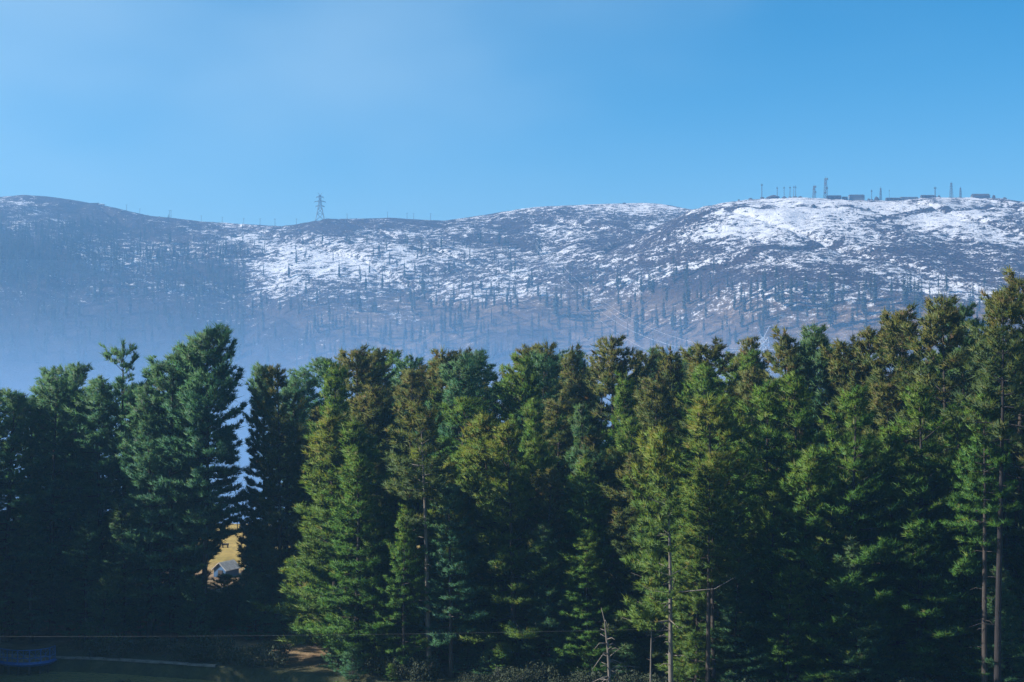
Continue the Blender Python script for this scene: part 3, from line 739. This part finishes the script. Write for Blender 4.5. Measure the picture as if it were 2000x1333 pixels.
x = (1272 - 1000) / F * 94; g = gz(x, 94); h = (667 - 1222) / F * 94 - g
t = tag(empty("dead_tree", (x, 94, g)), "thin dead sapling stem beside the slender pale-stemmed pine", "dead tree")
mb = MB(); mb.tube([(-0.1, 0, -0.3), (-0.05, 0, h * .5), (0, 0, h * .9), (0.06, 0, h)], [0.09, 0.07, 0.04, 0.015], 6); mb.build("trunk", M_DEAD, t, True)
for zz, dx in ((.93, -.25), (.85, .2), (.7, -.3), (.62, .28), (.5, -.35), (.4, .3)):
    mb = MB(); mb.tube([(0, 0, h * zz), (dx, 0.1, h * zz + 0.12)], [0.02, 0.006], 4); mb.build("branch", M_DEAD, t)

def shrub_mesh(seed, r, h, mat, n=420, leaf=0.10):
    rs = np.random.RandomState(seed)
    th = rs.rand(n) * 6.28; ph = rs.rand(n) ** 0.6; rad = rs.uniform(0.45, 1.0, n) * (1 + 0.3 * np.sin(3 * th + seed))
    P = np.stack([np.cos(th) * rad * r * np.sqrt(1 - (ph * .8) ** 2), np.sin(th) * rad * r * np.sqrt(1 - (ph * .8) ** 2), 0.1 + ph * h * rs.uniform(.6, 1, n)], 1)
    d = unit(rs.normal(0, 1, (n, 3)) + np.array([0, 0, .6])); p = unit(np.cross(d, rs.normal(0, 1, (n, 3))))
    l = leaf * rs.uniform(.7, 1.5, (n, 1))
    V = np.stack([P - p * l * .45, P + d * l * .6 - p * 0, P + p * l * .45, P - d * l * .6], 1)
    V = np.stack([P - d * l, P + p * l * .5, P + d * l, P - p * l * .5], 1).reshape(-1, 3)
    return mesh_np("leaves", V, np.arange(len(V)).reshape(-1, 4), mat)
def stems_mesh(seed, r, h):
    rs = random.Random(seed); mb = MB()
    for k in range(7):
        a = rs.uniform(0, 6.28); q = rs.uniform(.3, .8) * r
        mb.tube([(0, 0, -0.1), (math.cos(a) * q * .5, math.sin(a) * q * .5, h * .45), (math.cos(a) * q, math.sin(a) * q, h * rs.uniform(.7, .95))], [.03, .02, .008], 4)
    return mb.mesh("stems", M_BARK)
SH = [(shrub_mesh(i, 1.0, 1.1, M_SHRUB, 1100, .055), stems_mesh(i, 1.0, 1.1)) for i in range(3)]
SD = [(shrub_mesh(i + 9, 0.8, 1.2, M_DRYSHRUB, 420, .09), stems_mesh(i + 9, .8, 1.2)) for i in range(2)]
def shrub(px, d, s, meshes, label, group=None):
    x = (px - 1000) / F * d
    t = tag(empty("shrub", (x, d, gz(x, d)), TR.uniform(0, 6.28)), label, "shrub", group); t.scale = (s, s, s)
    link("leaves", meshes[0], t); link("stems", meshes[1], t)
shrub(1370, 93.5, 1.5, SD[0], "pale dry shrub at the foot of the three close trunks")
shrub(1398, 94.5, 1.3, SD[1], "dry shrub with pale seed heads beside the other pale shrub")
rs = random.Random(31)
for k in range(46):
    d = rs.uniform(107, 140); px = rs.uniform(20, 1990)
    if (px < 140 and d < 119) or 540 < px < 660 or 840 < px < 900 or 395 < px < 470: continue
    shrub(px, d, rs.uniform(0.6, 1.5), SH[k % 3], "dark leafy shrub in the shade of the pines", "shrubs in the undergrowth")

for k in range(48):
    px = 150 + (1310 - 150) * (k + rs.uniform(0, 1)) / 48; x = (px - 1000) / F * 107
    if 535 < px < 660 or 840 < px < 900: continue
    y_ = float(shore(x)) + rs.uniform(0.6, 4.5); x = (px - 1000) / F * y_
    shrub(px, max(y_, float(shore(x)) + 0.5), rs.uniform(0.7, 1.7), SH[k % 3], "dark shrub growing on the pond bank beside the kerb", "shrubs along the pond kerb")
for k in range(30):
    px = 1420 + 580 * (k + rs.uniform(0, 1)) / 30
    shrub(px, rs.uniform(95.5, 101), rs.uniform(0.8, 1.8), SH[k % 3], "dark shrub at the foot of the thick green wood", "shrubs at the foot of the thick wood")

# ------------------------------------------------------------------ blue railed jetty on the pond
t = tag(empty("jetty", (-38.3, 112.4, -25.0)), "blue painted railed jetty bulging out over the pond bank", "jetty")
def arc(k, n, rx=2.35, ry=2.0): 
    a = math.pi + math.pi * k / n
    return (rx * math.cos(a), ry * math.sin(a) - 0.2 - 0.12 * rx * math.cos(a))
nA = 16
arcp = [arc(k, nA) for k in range(nA + 1)]
v = [(x_, y_, 0.0) for x_, y_ in arcp] + [(x_, y_, 0.10) for x_, y_ in arcp]; n = nA + 1
mb = MB(); mb.add(v, [tuple(range(n)), tuple(range(2 * n - 1, n - 1, -1))] + [(k, k + n, k + 1 + n, k + 1) for k in range(nA)] + [(0, nA, 2 * nA + 1, n)])
mb.build("deck", M_PLANK, t)
mb = MB(); mb.tube([(a, b, -0.08) for a, b in arcp], 0.17, 4); mb.build("fascia", M_BLUE, t)
mb = MB(); mb.tube([(a, b, 1.02) for a, b in arcp], 0.04, 6); mb.build("top_rail", M_BLUE, t)
mb = MB(); mb.tube([(a, b, 0.40) for a, b in arcp], 0.03, 6); mb.build("mid_rail", M_BLUE, t)
for k in range(0, nA + 1, 2):
    a, b = arcp[k]
    mb = MB(); mb.box((a, b, 0.5), (0.07, 0.07, 1.1)); mb.build("railing_post", M_BLUE, t)
    mb = MB(); mb.tube([(a * .93, b * .93, -1.7), (a * .93, b * .93, -0.02)], 0.09, 7); mb.build("piling", M_BARK, t)
for k in range(0, nA, 2):
    (a, b), (c, d_) = arcp[k], arcp[k + 2]
    mb = MB(); mb.tube([(a, b, 0.14), (c, d_, 0.98)], 0.018, 4); mb.tube([(c, d_, 0.14), (a, b, 0.98)], 0.018, 4)
    (e, f_) = arcp[k + 1]; mb.tube([(e, f_, 0.1), (e, f_, 1.0)], 0.02, 4)
    mb.build("railing_panel", M_BLUE, t)

# ------------------------------------------------------------------ meadow: hut, teal roofed building, fence, log benches
def gable(name, x, y, w, dp, eave, rise, rz, wall_m, roof_m, label, cat, over=0.25, panels=5, door=True):
    t = tag(empty(name, (x, y, gz(x, y) - 0.05), rz), label, cat)
    mb = MB(); a, b = w / 2, dp / 2
    mb.add([(-a, -b, 0), (a, -b, 0), (a, b, 0), (-a, b, 0), (-a, -b, eave), (a, -b, eave), (a, b, eave), (-a, b, eave), (0, -b, eave + rise), (0, b, eave + rise)],
           [(0, 1, 5, 8, 4), (2, 3, 7, 9, 6), (1, 2, 6, 5), (3, 0, 4, 7), (4, 8, 9, 7), (5, 6, 9, 8), (0, 3, 2, 1)])
    mb.build("wall", wall_m, t)
    sl = math.hypot(a + over, rise * (a + over) / a); ang = math.atan2(rise, a)
    L = (dp + 2 * over) / panels
    me = MB(); me.box((0, 0, 0), (sl, L - 0.02, 0.05))
    for q in range(3): me.box((0, -L / 2 + L * (q + .5) / 3, 0.035), (sl, 0.06, 0.03))
    me = me.mesh("roof_panel", roof_m)
    for sg in (1, -1):
        for k in range(panels):
            o = link("roof_panel", me, t, (sg * (a + over) / 2, -dp / 2 - over + L * (k + .5), eave + rise - rise * (a + over) / a / 2 + 0.06))
            o.rotation_euler = (0, sg * ang, 0)
    if door:
        mb = MB(); mb.box((0.1, -b - 0.02, eave * .45), (0.6, 0.05, eave * .9)); d_ = mb.build("door", M_DARKWALL, t)
        mb = MB(); mb.box((0.32, -b - 0.06, eave * .45), (0.05, 0.04, 0.12)); mb.build("handle", M_STEEL, d_)
    mb = MB(); mb.box((-a - 0.02, 0, eave * .6), (0.05, 0.7, 0.5)); w_ = mb.build("window", M_GREYWALL, t)
    return t
def ground_pt(px, d): return (px - 1000) / F * d, d
x, y = ground_pt(442, 152); gable("hut", x, y, 1.6, 2.2, 0.9, 0.65, R(-28), M_BLUEWALL, M_PALE, "small blue hut with a pale sheet roof at the edge of the golden meadow", "hut", 0.2, 3)
x, y = ground_pt(568, 150); gable("cabin", x, y, 4.2, 8.0, 1.3, 1.35, R(86), M_DARKWALL, M_TEAL, "long low cabin with a teal sheet roof behind the sunlit full pine", "cabin", 0.35, 8)

fe = tag(empty("fence", (-38, 190.5, -25)), "thin post fence along the far edge of the golden meadow", "fence")
post = MB(); post.box((0, 0, 0.55), (0.1, 0.1, 1.3)); post = post.mesh("post", M_DARKWALL)
for k in range(22): link("post", post, fe, (-12 + k * 2.2, 0, gz(-50 + k * 2.2, 190.5) + 25))
for zz in (0.5, 0.95):
    mb = MB(); mb.tube([(-12 + k * 2.2, 0, gz(-50 + k * 2.2, 190.5) + 25 + zz) for k in range(22)], 0.025, 4); mb.build("rail", M_DARKWALL, fe)
for i, (px, py) in enumerate(((425, 1066), (440, 1067))):
    d = 24.9 * F / (py - 667); x = (px - 1000) / F * d
    t = tag(empty("log_bench", (x, d, gz(x, d)), R(4)), ("dark log bench on the golden meadow, nearer the tallest dark pine" if i == 0 else "dark log bench on the golden meadow, above the blue hut"), "bench", "log benches on the meadow")
    mb = MB(); mb.tube([(-.42, 0, .42), (.42, 0, .42)], .13, 8); mb.build("seat", M_BARK, t)
    for sx in (-.3, .3):
        mb = MB(); mb.tube([(sx, 0, -.05), (sx, 0, .33)], .09, 6); mb.build("leg", M_BARK, t)

# thin cable strung across in front of the wood, from a pole beyond the frame to the pale-stemmed pine
xa, xb = -48.0, (1312 - 1000) / F * 96; ya, yb = 98.0, 96.3
za = (667 - 1242) / F * 98; zb = (667 - 1229) / F * 96.3
mb = MB(); mb.tube([(xa + (xb - xa) * k / 30, ya + (yb - ya) * k / 30, za + (zb - za) * k / 30 - 0.25 * 4 * (k / 30) * (1 - k / 30)) for k in range(31)], 0.0045, 5)
tag(mb.build("cable", M_WIRE), "thin cable strung low across the front of the dark wood", "cable")
t = tag(empty("pole", (xa, ya, gz(xa, ya))), "post beyond the pond holding the low cable", "pole")
mb = MB(); mb.tube([(0, 0, -0.3), (0, 0, za - gz(xa, ya) + 0.3)], 0.09, 8); mb.build("shaft", M_BARK, t)
mb = MB(); mb.box((0, 0, za - gz(xa, ya)), (0.3, 0.1, 0.1)); mb.build("bracket", M_STEEL, t)

# ------------------------------------------------------------------ the ridge: pylon, masts, buildings
def on_ridge(px, ya):
    """foot of a thing on the crest seen at px"""
    ys_ = np.arange(ya - 90, ya + 90, 2.0); xs_ = (px - 1000) / F * ys_
    h = height(xs_, ys_); i = int(np.argmax(h / ys_)); return float(xs_[i]), float(ys_[i]), float(h[i])

def lattice(px, py, ya, label, name="power_pylon", foot=None, mat=M_STEEL, th=0.34, rz=0.15, half=9.0):
    x, y, g = foot or on_ridge(px, ya)
    h = (667 - py) / F * y - g
    t = tag(empty(name, (x, y, g - 0.5), rz), label, "pylon")
    wb, wm, wt = h * 0.155, h * 0.045, h * 0.035; zm = h * 0.60
    def w(z): return wb + (wm - wb) * z / zm if z < zm else wm + (wt - wm) * (z - zm) / (h * .9 - zm)
    for sx, sy in ((-1, -1), (1, -1), (1, 1), (-1, 1)):
        mb = MB(); mb.tube([(sx * w(z), sy * w(z), z) for z in (0, zm * .5, zm, h * .9)], [th, th, th * .8, th * .6], 4); mb.build("leg", mat, t)
    zs = [0]; 
    while zs[-1] < h * .88: zs.append(zs[-1] + max(2.4, w(zs[-1]) * 1.6))
    zs[-1] = h * .9
    mb = MB()
    for z0, z1 in zip(zs[:-1], zs[1:]):
        a, b = w(z0), w(z1); c0 = [(-a, -a), (a, -a), (a, a), (-a, a)]; c1 = [(-b, -b), (b, -b), (b, b), (-b, b)]
        for k in range(4):
            p, q = c0[k], c0[(k + 1) % 4]; r_, s_ = c1[k], c1[(k + 1) % 4]
            mb.tube([(*p, z0), (*s_, z1)], th * .5, 3); mb.tube([(*q, z0), (*r_, z1)], th * .5, 3); mb.tube([(*r_, z1), (*s_, z1)], th * .45, 3)
    tag(mb.build("bracing", mat, t), kind='stuff')
    for zf, lf in ((0.52, 0.155), (0.68, 0.195), (0.84, 0.135)):
        for sg in (-1, 1):
            mb = MB(); L = h * lf; z0 = h * zf; a = w(z0)
            mb.tube([(sg * a, -a, z0), (sg * L, 0, z0 - 0.4)], th * .7, 4); mb.tube([(sg * a, a, z0), (sg * L, 0, z0 - 0.4)], th * .7, 4)
            mb.tube([(sg * a, 0, z0 + h * .035), (sg * L, 0, z0 - 0.2)], th * .6, 4)
            arm = mb.build("cross_arm", mat, t)
            mb = MB(); mb.tube([(sg * L, 0, z0 - 0.4), (sg * L, 0, z0 - h * .045)], th * .5, 5); mb.build("insulator", mat, arm)
    for sg in (-1, 1):
        mb = MB(); mb.tube([(0, 0, h * .88), (sg * h * .075, 0, h)], [th * .8, th * .5], 4); mb.build("peak_arm", mat, t)
    return (x, y, g, h)
lattice(625, 376, YA, "tall lattice power pylon standing alone on the dark ridge")
# lower pylon in the valley, half hidden by the pine tops
yv = 900.0; xv = (1490 - 1000) / F * yv
gv = gz(xv, yv); 
PY2 = lattice(1490, 636, yv, "pale lattice power pylon rising from the misty valley behind the pine tops", foot=(xv, yv, gv), mat=M_STEEL_LIGHT, th=0.3, rz=0.5)
(hp,), _ok = hits([1052], [500]); hp = tuple(float(q) for q in hp)
PY3 = lattice(1052, 462, hp[1], "small dark lattice pylon on the mid slope where the wires begin", foot=hp, th=0.3, rz=0.5)
def arm_pt(P, zf, lf, sg, rz):
    x, y, g, h = P; return Vector((x + sg * h * lf * math.cos(rz), y + sg * h * lf * math.sin(rz), g - 0.5 + h * (zf - .05)))
for i, (zf, lf, sg) in enumerate(((0.52, .155, -1), (0.68, .195, -1), (0.84, .135, -1), (0.52, .155, 1), (0.68, .195, 1), (0.84, .135, 1))):
    a = arm_pt(PY3, zf, lf, sg, 0.5); b = arm_pt(PY2, zf, lf, sg, 0.5)
    sag = 34.0 if sg < 0 else 30.0
    mb = MB(); mb.tube([a.lerp(b, k / 40) - Vector((0, 0, sag * 4 * (k / 40) * (1 - k / 40))) for k in range(41)], 0.075, 4)
    tag(mb.build("power_line", M_STEEL_LIGHT), "sunlit sagging wire strung from the slope pylon to the valley pylon", "wire", "wires between the two pylons")

# masts on the summit
def mast(px, py, label, kind="pole", wide=0.5, dish=0, ya=YB):
    x, y, g = on_ridge(px, ya); h = (667 - py) / F * y - g
    t = tag(empty("mast", (x, y, g - 0.3), 0.3), label, "mast")
    if kind == "pole":
        mb = MB(); mb.tube([(0, 0, 0), (0, 0, h)], [wide * .75, wide * .5], 6); mb.build("shaft", M_STEEL, t)
        mb = MB(); mb.box((0, 0, h - 0.4), (wide * 3.0, wide * 1.5, 1.0)); mb.box((0, 0, h + 0.6), (wide * .4, wide * .4, 1.6)); mb.build("antenna_head", M_STEEL, t)
        mb = MB(); mb.box((0, 0, 0.6), (2.2, 2.0, 1.6)); mb.build("base_block", M_GREYWALL, t)
    else:
        w0 = wide; mb = MB()
        for sx, sy in ((-1, -1), (1, -1), (1, 1), (-1, 1)):
            lg = MB(); lg.tube([(sx * w0, sy * w0, 0), (sx * w0 * .45, sy * w0 * .45, h)], 0.22, 4); lg.build("leg", M_STEEL, t)
        z = 0
        while z < h - 2:
            a = w0 * (1 - .55 * z / h); b = w0 * (1 - .55 * (z + 2.5) / h)
            for (p, q) in (((-a, -a), (b, -b)), ((a, -a), (b, b)), ((a, a), (-b, b)), ((-a, a), (-b, -b))): mb.tube([(*p, z), (*q, z + 2.5)], 0.13, 3)
            z += 2.5
        tag(mb.build("bracing", M_STEEL, t), kind='stuff')
        mb = MB(); mb.tube([(0, 0, h - 1), (0, 0, h + 1.6)], 0.15, 5); mb.build("spike", M_STEEL, t)
        rs_ = random.Random(int(px))
        for k in range(dish):
            zz = h * (0.95 - 0.22 * k); mb = MB(); sg = -1 if k % 2 else 1
            mb.tube([(sg * (w0 * .6), -0.6, zz), (sg * (w0 * .6 + .3), -1.3, zz)], [1.0, 1.15], 10); mb.build("dish", M_GREYWALL, t)
    return t
mast(1488, 361, "tall slim mast standing apart beside the first boulder on the summit", wide=0.6)
mast(1518, 367, "slim mast, first of the row of equal poles on the summit", wide=0.5)
mast(1531.5, 366.5, "slim mast in the row of equal poles, between its first and third", wide=0.45)
mast(1543, 366, "slim mast in the row of equal poles, next to the twin pair", wide=0.5)
mast(1550.5, 365, "slim mast, first of the touching twin pair", wide=0.4)
mast(1554, 365, "slim mast, second of the touching twin pair", wide=0.4)
mast(1590, 364, "short lattice mast carrying small antennas beside the tallest mast", "lattice", 1.2, 3)
mast(1612.5, 348, "tallest lattice mast with dishes, at the end of the long shed", "lattice", 1.5, 4)
mast(1702.5, 373, "short thin mast beyond the second long shed", wide=0.5)
mast(1720, 368, "narrow lattice mast with a flat head beyond the second long shed", "lattice", 0.9, 0)
mast(1737, 372, "hair-thin pole beside the low dark roof", wide=0.2)
mast(1826.5, 367, "short thick mast on a dark base in the middle of the summit", wide=0.8)
mast(1858, 358, "slender tapering lattice mast near the large dark-roofed building", "lattice", 1.3, 0)
mast(1876, 368, "short lattice mast closest to the large dark-roofed building", "lattice", 0.9, 0)

def hill_house(px0, px1, py_top, label, roof_m, wall_m, name="summit_building", rise=0.35, ya=YB, cat="building", rz=0.0):
    xa, yy, ga = on_ridge(px0, ya); xb, yb_, gb = on_ridge(px1, ya); px = (px0 + px1) / 2
    x, y, g = on_ridge(px, ya); g = min(ga, gb, g); y -= 3
    w = (px1 - px0) / F * y; h = (667 - py_top) / F * y - g; h = max(h, 2.2); dp = max(5.0, w * .35); ev = h * (1 - rise)
    t = tag(empty(name, (x, y, g - 0.8), rz), label, cat); h += .8; ev += .8
    mb = MB(); mb.box((0, 0, ev / 2), (w, dp, ev)); mb.build("wall", wall_m, t)
    mb = MB(); a, b = w / 2 + .3, dp / 2 + .4
    mb.add([(-a, -b, ev + .003), (a, -b, ev + .003), (a, b, ev + .003), (-a, b, ev + .003), (-a * .93, 0, h), (a * .93, 0, h)], [(0, 1, 5, 4), (2, 3, 4, 5), (1, 2, 5), (3, 0, 4), (0, 3, 2, 1)])
    mb.build("roof", roof_m, t)
    n = max(1, int(w / 4))
    for k in range(n):
        mb = MB(); mb.box((-w / 2 + w * (k + .5) / n, -dp / 2 - .04, ev * .6), (1.2, .1, 1.0)); mb.build("window", M_GREYWALL, t)
    return t
hill_house(1614, 1641, 382.5, "long low shed beside the tallest mast", M_DARKWALL, M_DARKWALL)
hill_house(1644, 1653, 385, "tiny dark shed between the two long sheds", M_DARKWALL, M_DARKWALL)
hill_house(1657, 1686, 381, "long blue-grey shed with a flat roof line, the second one", M_DARKWALL, M_GREYWALL, rise=.2)
hill_house(1729, 1756, 387, "low dark roof showing beside the hair-thin pole", M_DARKWALL, M_DARKWALL)
hill_house(1757, 1790, 385.5, "long flat grey building next to the low dark roof", M_GREYWALL, M_GREYWALL, rise=.2)
hill_house(1797, 1822, 382.5, "low dark building beside the short thick mast", M_DARKWALL, M_DARKWALL)
hill_house(1896, 1930, 379.5, "large building with a dark pitched roof on the summit", M_DARKWALL, M_GREYWALL, rise=.55)
hill_house(195, 205, 401, "small snow-roofed hut on the falling ridge far from the masts", M_PALE, M_PALE, ya=YA)
hill_house(176, 194, 399, "low dark wall-like shed beside the snow-roofed hut", M_DARKWALL, M_DARKWALL, ya=YA)

def boulder(px, w, h, label, ya=YB, seed=0):
    x, y, g = on_ridge(px, ya); rs_ = random.Random(seed); mb = MB(); v = []; n1, n2_ = 5, 8
    for i in range(n1 + 1):
        for k in range(n2_):
            a = 6.283 * k / n2_; b = math.pi / 2 * i / n1; q = rs_.uniform(.8, 1.15)
            v.append((math.cos(a) * math.cos(b) * w * q, math.sin(a) * math.cos(b) * w * q, math.sin(b) * h * rs_.uniform(.85, 1.1) - .4))
    f_ = [(i * n2_ + k, i * n2_ + (k + 1) % n2_, (i + 1) * n2_ + (k + 1) % n2_, (i + 1) * n2_ + k) for i in range(n1) for k in range(n2_)]
    mb.add(v, f_); o = mb.build("boulder", M_HEATH, None, False, (x, y, g)); tag(o, label, "boulder")
boulder(1443, 1.2, 2.0, "small round boulder, first on the climbing snowy crest", seed=1)
boulder(1466, 2.4, 2.0, "flat boulder between the first small boulder and the slim masts", seed=2)
boulder(1489, 2.4, 2.2, "squarish boulder at the foot of the lone slim mast", seed=3)
boulder(1510, 6.5, 3.0, "wide dark rock hump below the row of equal poles", seed=4)
boulder(1532, 2.6, 2.2, "dark rock between the row of equal poles", seed=5)
boulder(1563, 2.4, 2.0, "dark rock just past the twin masts", seed=6)
boulder(1712, 2.8, 4.0, "pointed rock beside the narrow flat-headed mast", seed=7)
boulder(1697, 1.8, 2.4, "rounded rock between second long shed and pointed rock", seed=8)
boulder(1941, 2.0, 3.4, "upright rock just past the dark-roofed building", seed=9)
boulder(1962, 2.2, 2.0, "low rock near the end of the summit crest", seed=10)
boulder(1834, 1.5, 2.6, "small upright rock beside the short thick mast", seed=11)

# thin poles along the left crest
sh = MB(); sh.tube([(0, 0, -0.5), (0, 0, 9)], [0.28, 0.2], 5); sh = sh.mesh("shaft", M_STEEL)
ar = MB(); ar.box((0, 0, 8.2), (2.4, 0.25, 0.25)); ar = ar.mesh("cross_bar", M_STEEL)
for px in (247, 273, 331, 334, 393, 434, 476, 508, 537, 579, 678, 757, 795, 808, 841):
    x, y, g = on_ridge(px, YA)
    t = tag(empty("utility_pole", (x, y, g), 0.4), "thin utility pole sticking up from the dark crest near the big pylon", "utility pole", "utility poles along the dark crest")
    s = random.Random(px).uniform(0.6, 1.1); t.scale = (1, 1, s)
    link("shaft", sh, t); link("cross_bar", ar, t)

# ------------------------------------------------------------------ far conifers on the slope
def far_tree(seed, H, Rm, base, mb=None, n=9, bare=False):
    rs_ = random.Random(seed); v = []; f_ = []
    def tri(a, b, c): 
        o = len(v); v.extend([a, b, c]); f_.append((o, o + 1, o + 2))
    r0 = H * .016
    for k in range(4):
        a0, a1 = 6.283 * k / 4, 6.283 * (k + 1) / 4
        tri((math.cos(a0) * r0, math.sin(a0) * r0, -1), (math.cos(a1) * r0, math.sin(a1) * r0, -1), (0, 0, H * .98))
    z = base * H
    while z < H * .98:
        tt = (z / H - base) / (1 - base)
        r = Rm * (1 - tt ** 1.6) * rs_.uniform(.6, 1.15) + .25
        m = 2 if bare else n
        a0 = rs_.uniform(0, 6.28)
        for k in range(m):
            a = a0 + 6.283 * k / m + rs_.uniform(-.3, .3); q = r * rs_.uniform(.65, 1.2); dr = q * rs_.uniform(.0, .5); wd = 0.12 if bare else .55
            tri((0, 0, z + .35 * q), (math.cos(a - wd) * q, math.sin(a - wd) * q, z - dr), (math.cos(a + wd) * q, math.sin(a + wd) * q, z - dr))
        z += H * (.05 if not bare else .09) * rs_.uniform(.8, 1.2)
    return v, f_
FT = [far_tree(1, 20, 2.3, .08), far_tree(2, 20, 1.9, .15), far_tree(3, 20, 1.7, .3), far_tree(4, 20, 2.6, .1), far_tree(5, 20, 1.3, .2, bare=True), far_tree(6, 20, 1.5, .45)]
FM = [mesh_np("far_conifer", np.array(v), np.array(f_), M_FARTREE) for v, f_ in FT]
rs = np.random.RandomState(5)
cand = []
def region(n, px0, px1, py0, py1, h0, h1, who, w=None):
    cand.append((rs.uniform(px0, px1, n), py0 + (py1 - py0) * rs.rand(n) ** 0.8, rs.uniform(h0, h1, n), [who] * n))
region(520, -20, 480, 470, 720, 9, 20, 'left'); region(90, -10, 230, 420, 480, 6, 13, 'left')
region(90, 200, 520, 445, 500, 4, 9, 'left'); region(420, -20, 235, 445, 560, 9, 17, 'left'); region(260, 220, 480, 490, 580, 8, 15, 'left'); region(160, 100, 330, 430, 470, 4, 8, 'left')
region(330, 440, 1000, 560, 720, 9, 19, 'mid'); region(70, 480, 1000, 470, 560, 8, 16, 'midup')
region(130, 1000, 1500, 590, 720, 10, 20, 'low'); region(60, 950, 1450, 530, 600, 10, 20, 'slope')
region(90, 1450, 1960, 570, 660, 12, 24, 'right')
px = np.concatenate([c[0] for c in cand]); py = np.concatenate([c[1] for c in cand]); hh = np.concatenate([c[2] for c in cand]); who = sum([c[3] for c in cand], [])
EXPL = [(1490, 588, 22), (1521, 592, 20), (1573, 600, 24), (1590, 598, 16), (1622, 640, 40), (1708, 600, 26), (1741, 596, 22), (1768, 600, 20), (1800, 600, 18), (1383, 585, 14), (1390, 582, 12),
        (1155, 560, 14), (1206, 572, 18), (1268, 570, 18), (1256, 585, 17), (1086, 622, 26), (1150, 612, 18), (1096, 610, 20), (1030, 580, 14), (990, 600, 16), (1010, 610, 14), (960, 640, 16), (1055, 600, 14),
        (740, 495, 10), (755, 490, 10), (790, 545, 16), (985, 490, 12), (1052, 500, 13), (945, 520, 10), (820, 560, 12), (750, 540, 14), (510, 470, 8), (40, 470, 14), (20, 480, 16)]
px = np.concatenate([[e[0] for e in EXPL], px]); py = np.concatenate([[e[1] for e in EXPL], py]); hh = np.concatenate([[e[2] for e in EXPL], hh]).astype(float); who = ['lone'] * len(EXPL) + who
pw, ok = hits(px, py)
score = hh / pw[:, 1] * np.where((py > 690), 0.4, 1.0); score[:len(EXPL)] = 9; score[~ok] = -1
order = np.argsort(-score); pick = set(order[:280].tolist())
LAB = {'left': ("dark conifer in the misty belt of trees below the long dark ridge", "conifers in the misty belt"),
       'mid': ("thin conifer fading into the mist below the big pylon", "conifers fading into mist below the pylon"),
       'midup': ("small dark conifer on the snow-streaked slope under the dark crest", "conifers on the streaked upper slope"),
       'low': ("hazy conifer on the brown lower slope behind the power lines", "conifers on the brown lower slope"),
       'slope': ("slim dark conifer on the snowy mid slope beside the upper wires", "conifers by the upper wires"),
       'right': ("tall hazy conifer on the snowy slope below the mast-topped summit", "conifers below the summit"),
       'lone': ("dark column-like conifer standing out against the patchy snow", "conifers standing out on the snow")}
sv, sf = [], []; off = 0
for i in range(len(px)):
    if not ok[i]: continue
    k = int(rs.randint(0, 6)); s = hh[i] / 20.0; w_ = s * rs.uniform(.65, 1.1); s *= 1.2; a = rs.uniform(0, 6.28)
    if i in pick:
        if i < len(EXPL): k = i % 4
        o = link("conifer", FM[k]); o.location = pw[i]; o.rotation_euler = (0, 0, a); o.scale = (w_, w_, s)
        tag(o, LAB[who[i]][0], "conifer", LAB[who[i]][1])
    else:
        v = np.array(FT[k][0]); c, sn = math.cos(a), math.sin(a)
        v = np.stack([(v[:, 0] * c - v[:, 1] * sn) * w_, (v[:, 0] * sn + v[:, 1] * c) * w_, v[:, 2] * s], 1) + pw[i]
        sv.append(v); sf.append(np.array(FT[k][1]) + off); off += len(v)
tag(link("distant_conifers", mesh_np("distant_conifers", np.concatenate(sv), np.concatenate(sf), M_FARTREE)), kind='stuff')

# low heath bushes dotting the snow: nobody could count them
n = 1300
px = rs.uniform(-10, 2010, n); py = rs.uniform(385, 620, n)
pw, ok = hits(px, py); pw = pw[ok]; n = len(pw)
keep = fbm(pw[:, 0] * .02, pw[:, 1] * .02, 2, 5) > -0.15; pw = pw[keep]; n = len(pw)
ic = np.array([(0, 0, 1), (.9, 0, .4), (.28, .86, .4), (-.73, .53, .4), (-.73, -.53, .4), (.28, -.86, .4), (.7, .5, -.4), (-.28, .85, -.4), (-.9, 0, -.4), (-.28, -.85, -.4), (.7, -.5, -.4)])
fc = np.array([(0, 1, 2), (0, 2, 3), (0, 3, 4), (0, 4, 5), (0, 5, 1), (1, 6, 2), (2, 7, 3), (3, 8, 4), (4, 9, 5), (5, 10, 1), (2, 6, 7), (3, 7, 8), (4, 8, 9), (5, 9, 10), (1, 10, 6)])
sz = (.4 + 1.5 * rs.rand(n, 1, 1) ** 2) * np.stack([rs.uniform(.8, 1.8, n), np.ones(n), rs.uniform(.5, 1.0, n)], 1)[:, None, :]
V = ic[None] * rs.uniform(.75, 1.25, (n, 11, 1)) * sz + pw[:, None, :]
Fx = fc[None] + (np.arange(n) * 11)[:, None, None]
tag(link("heath", mesh_np("heath", V.reshape(-1, 3), Fx.reshape(-1, 3), M_HEATH)), kind='stuff')
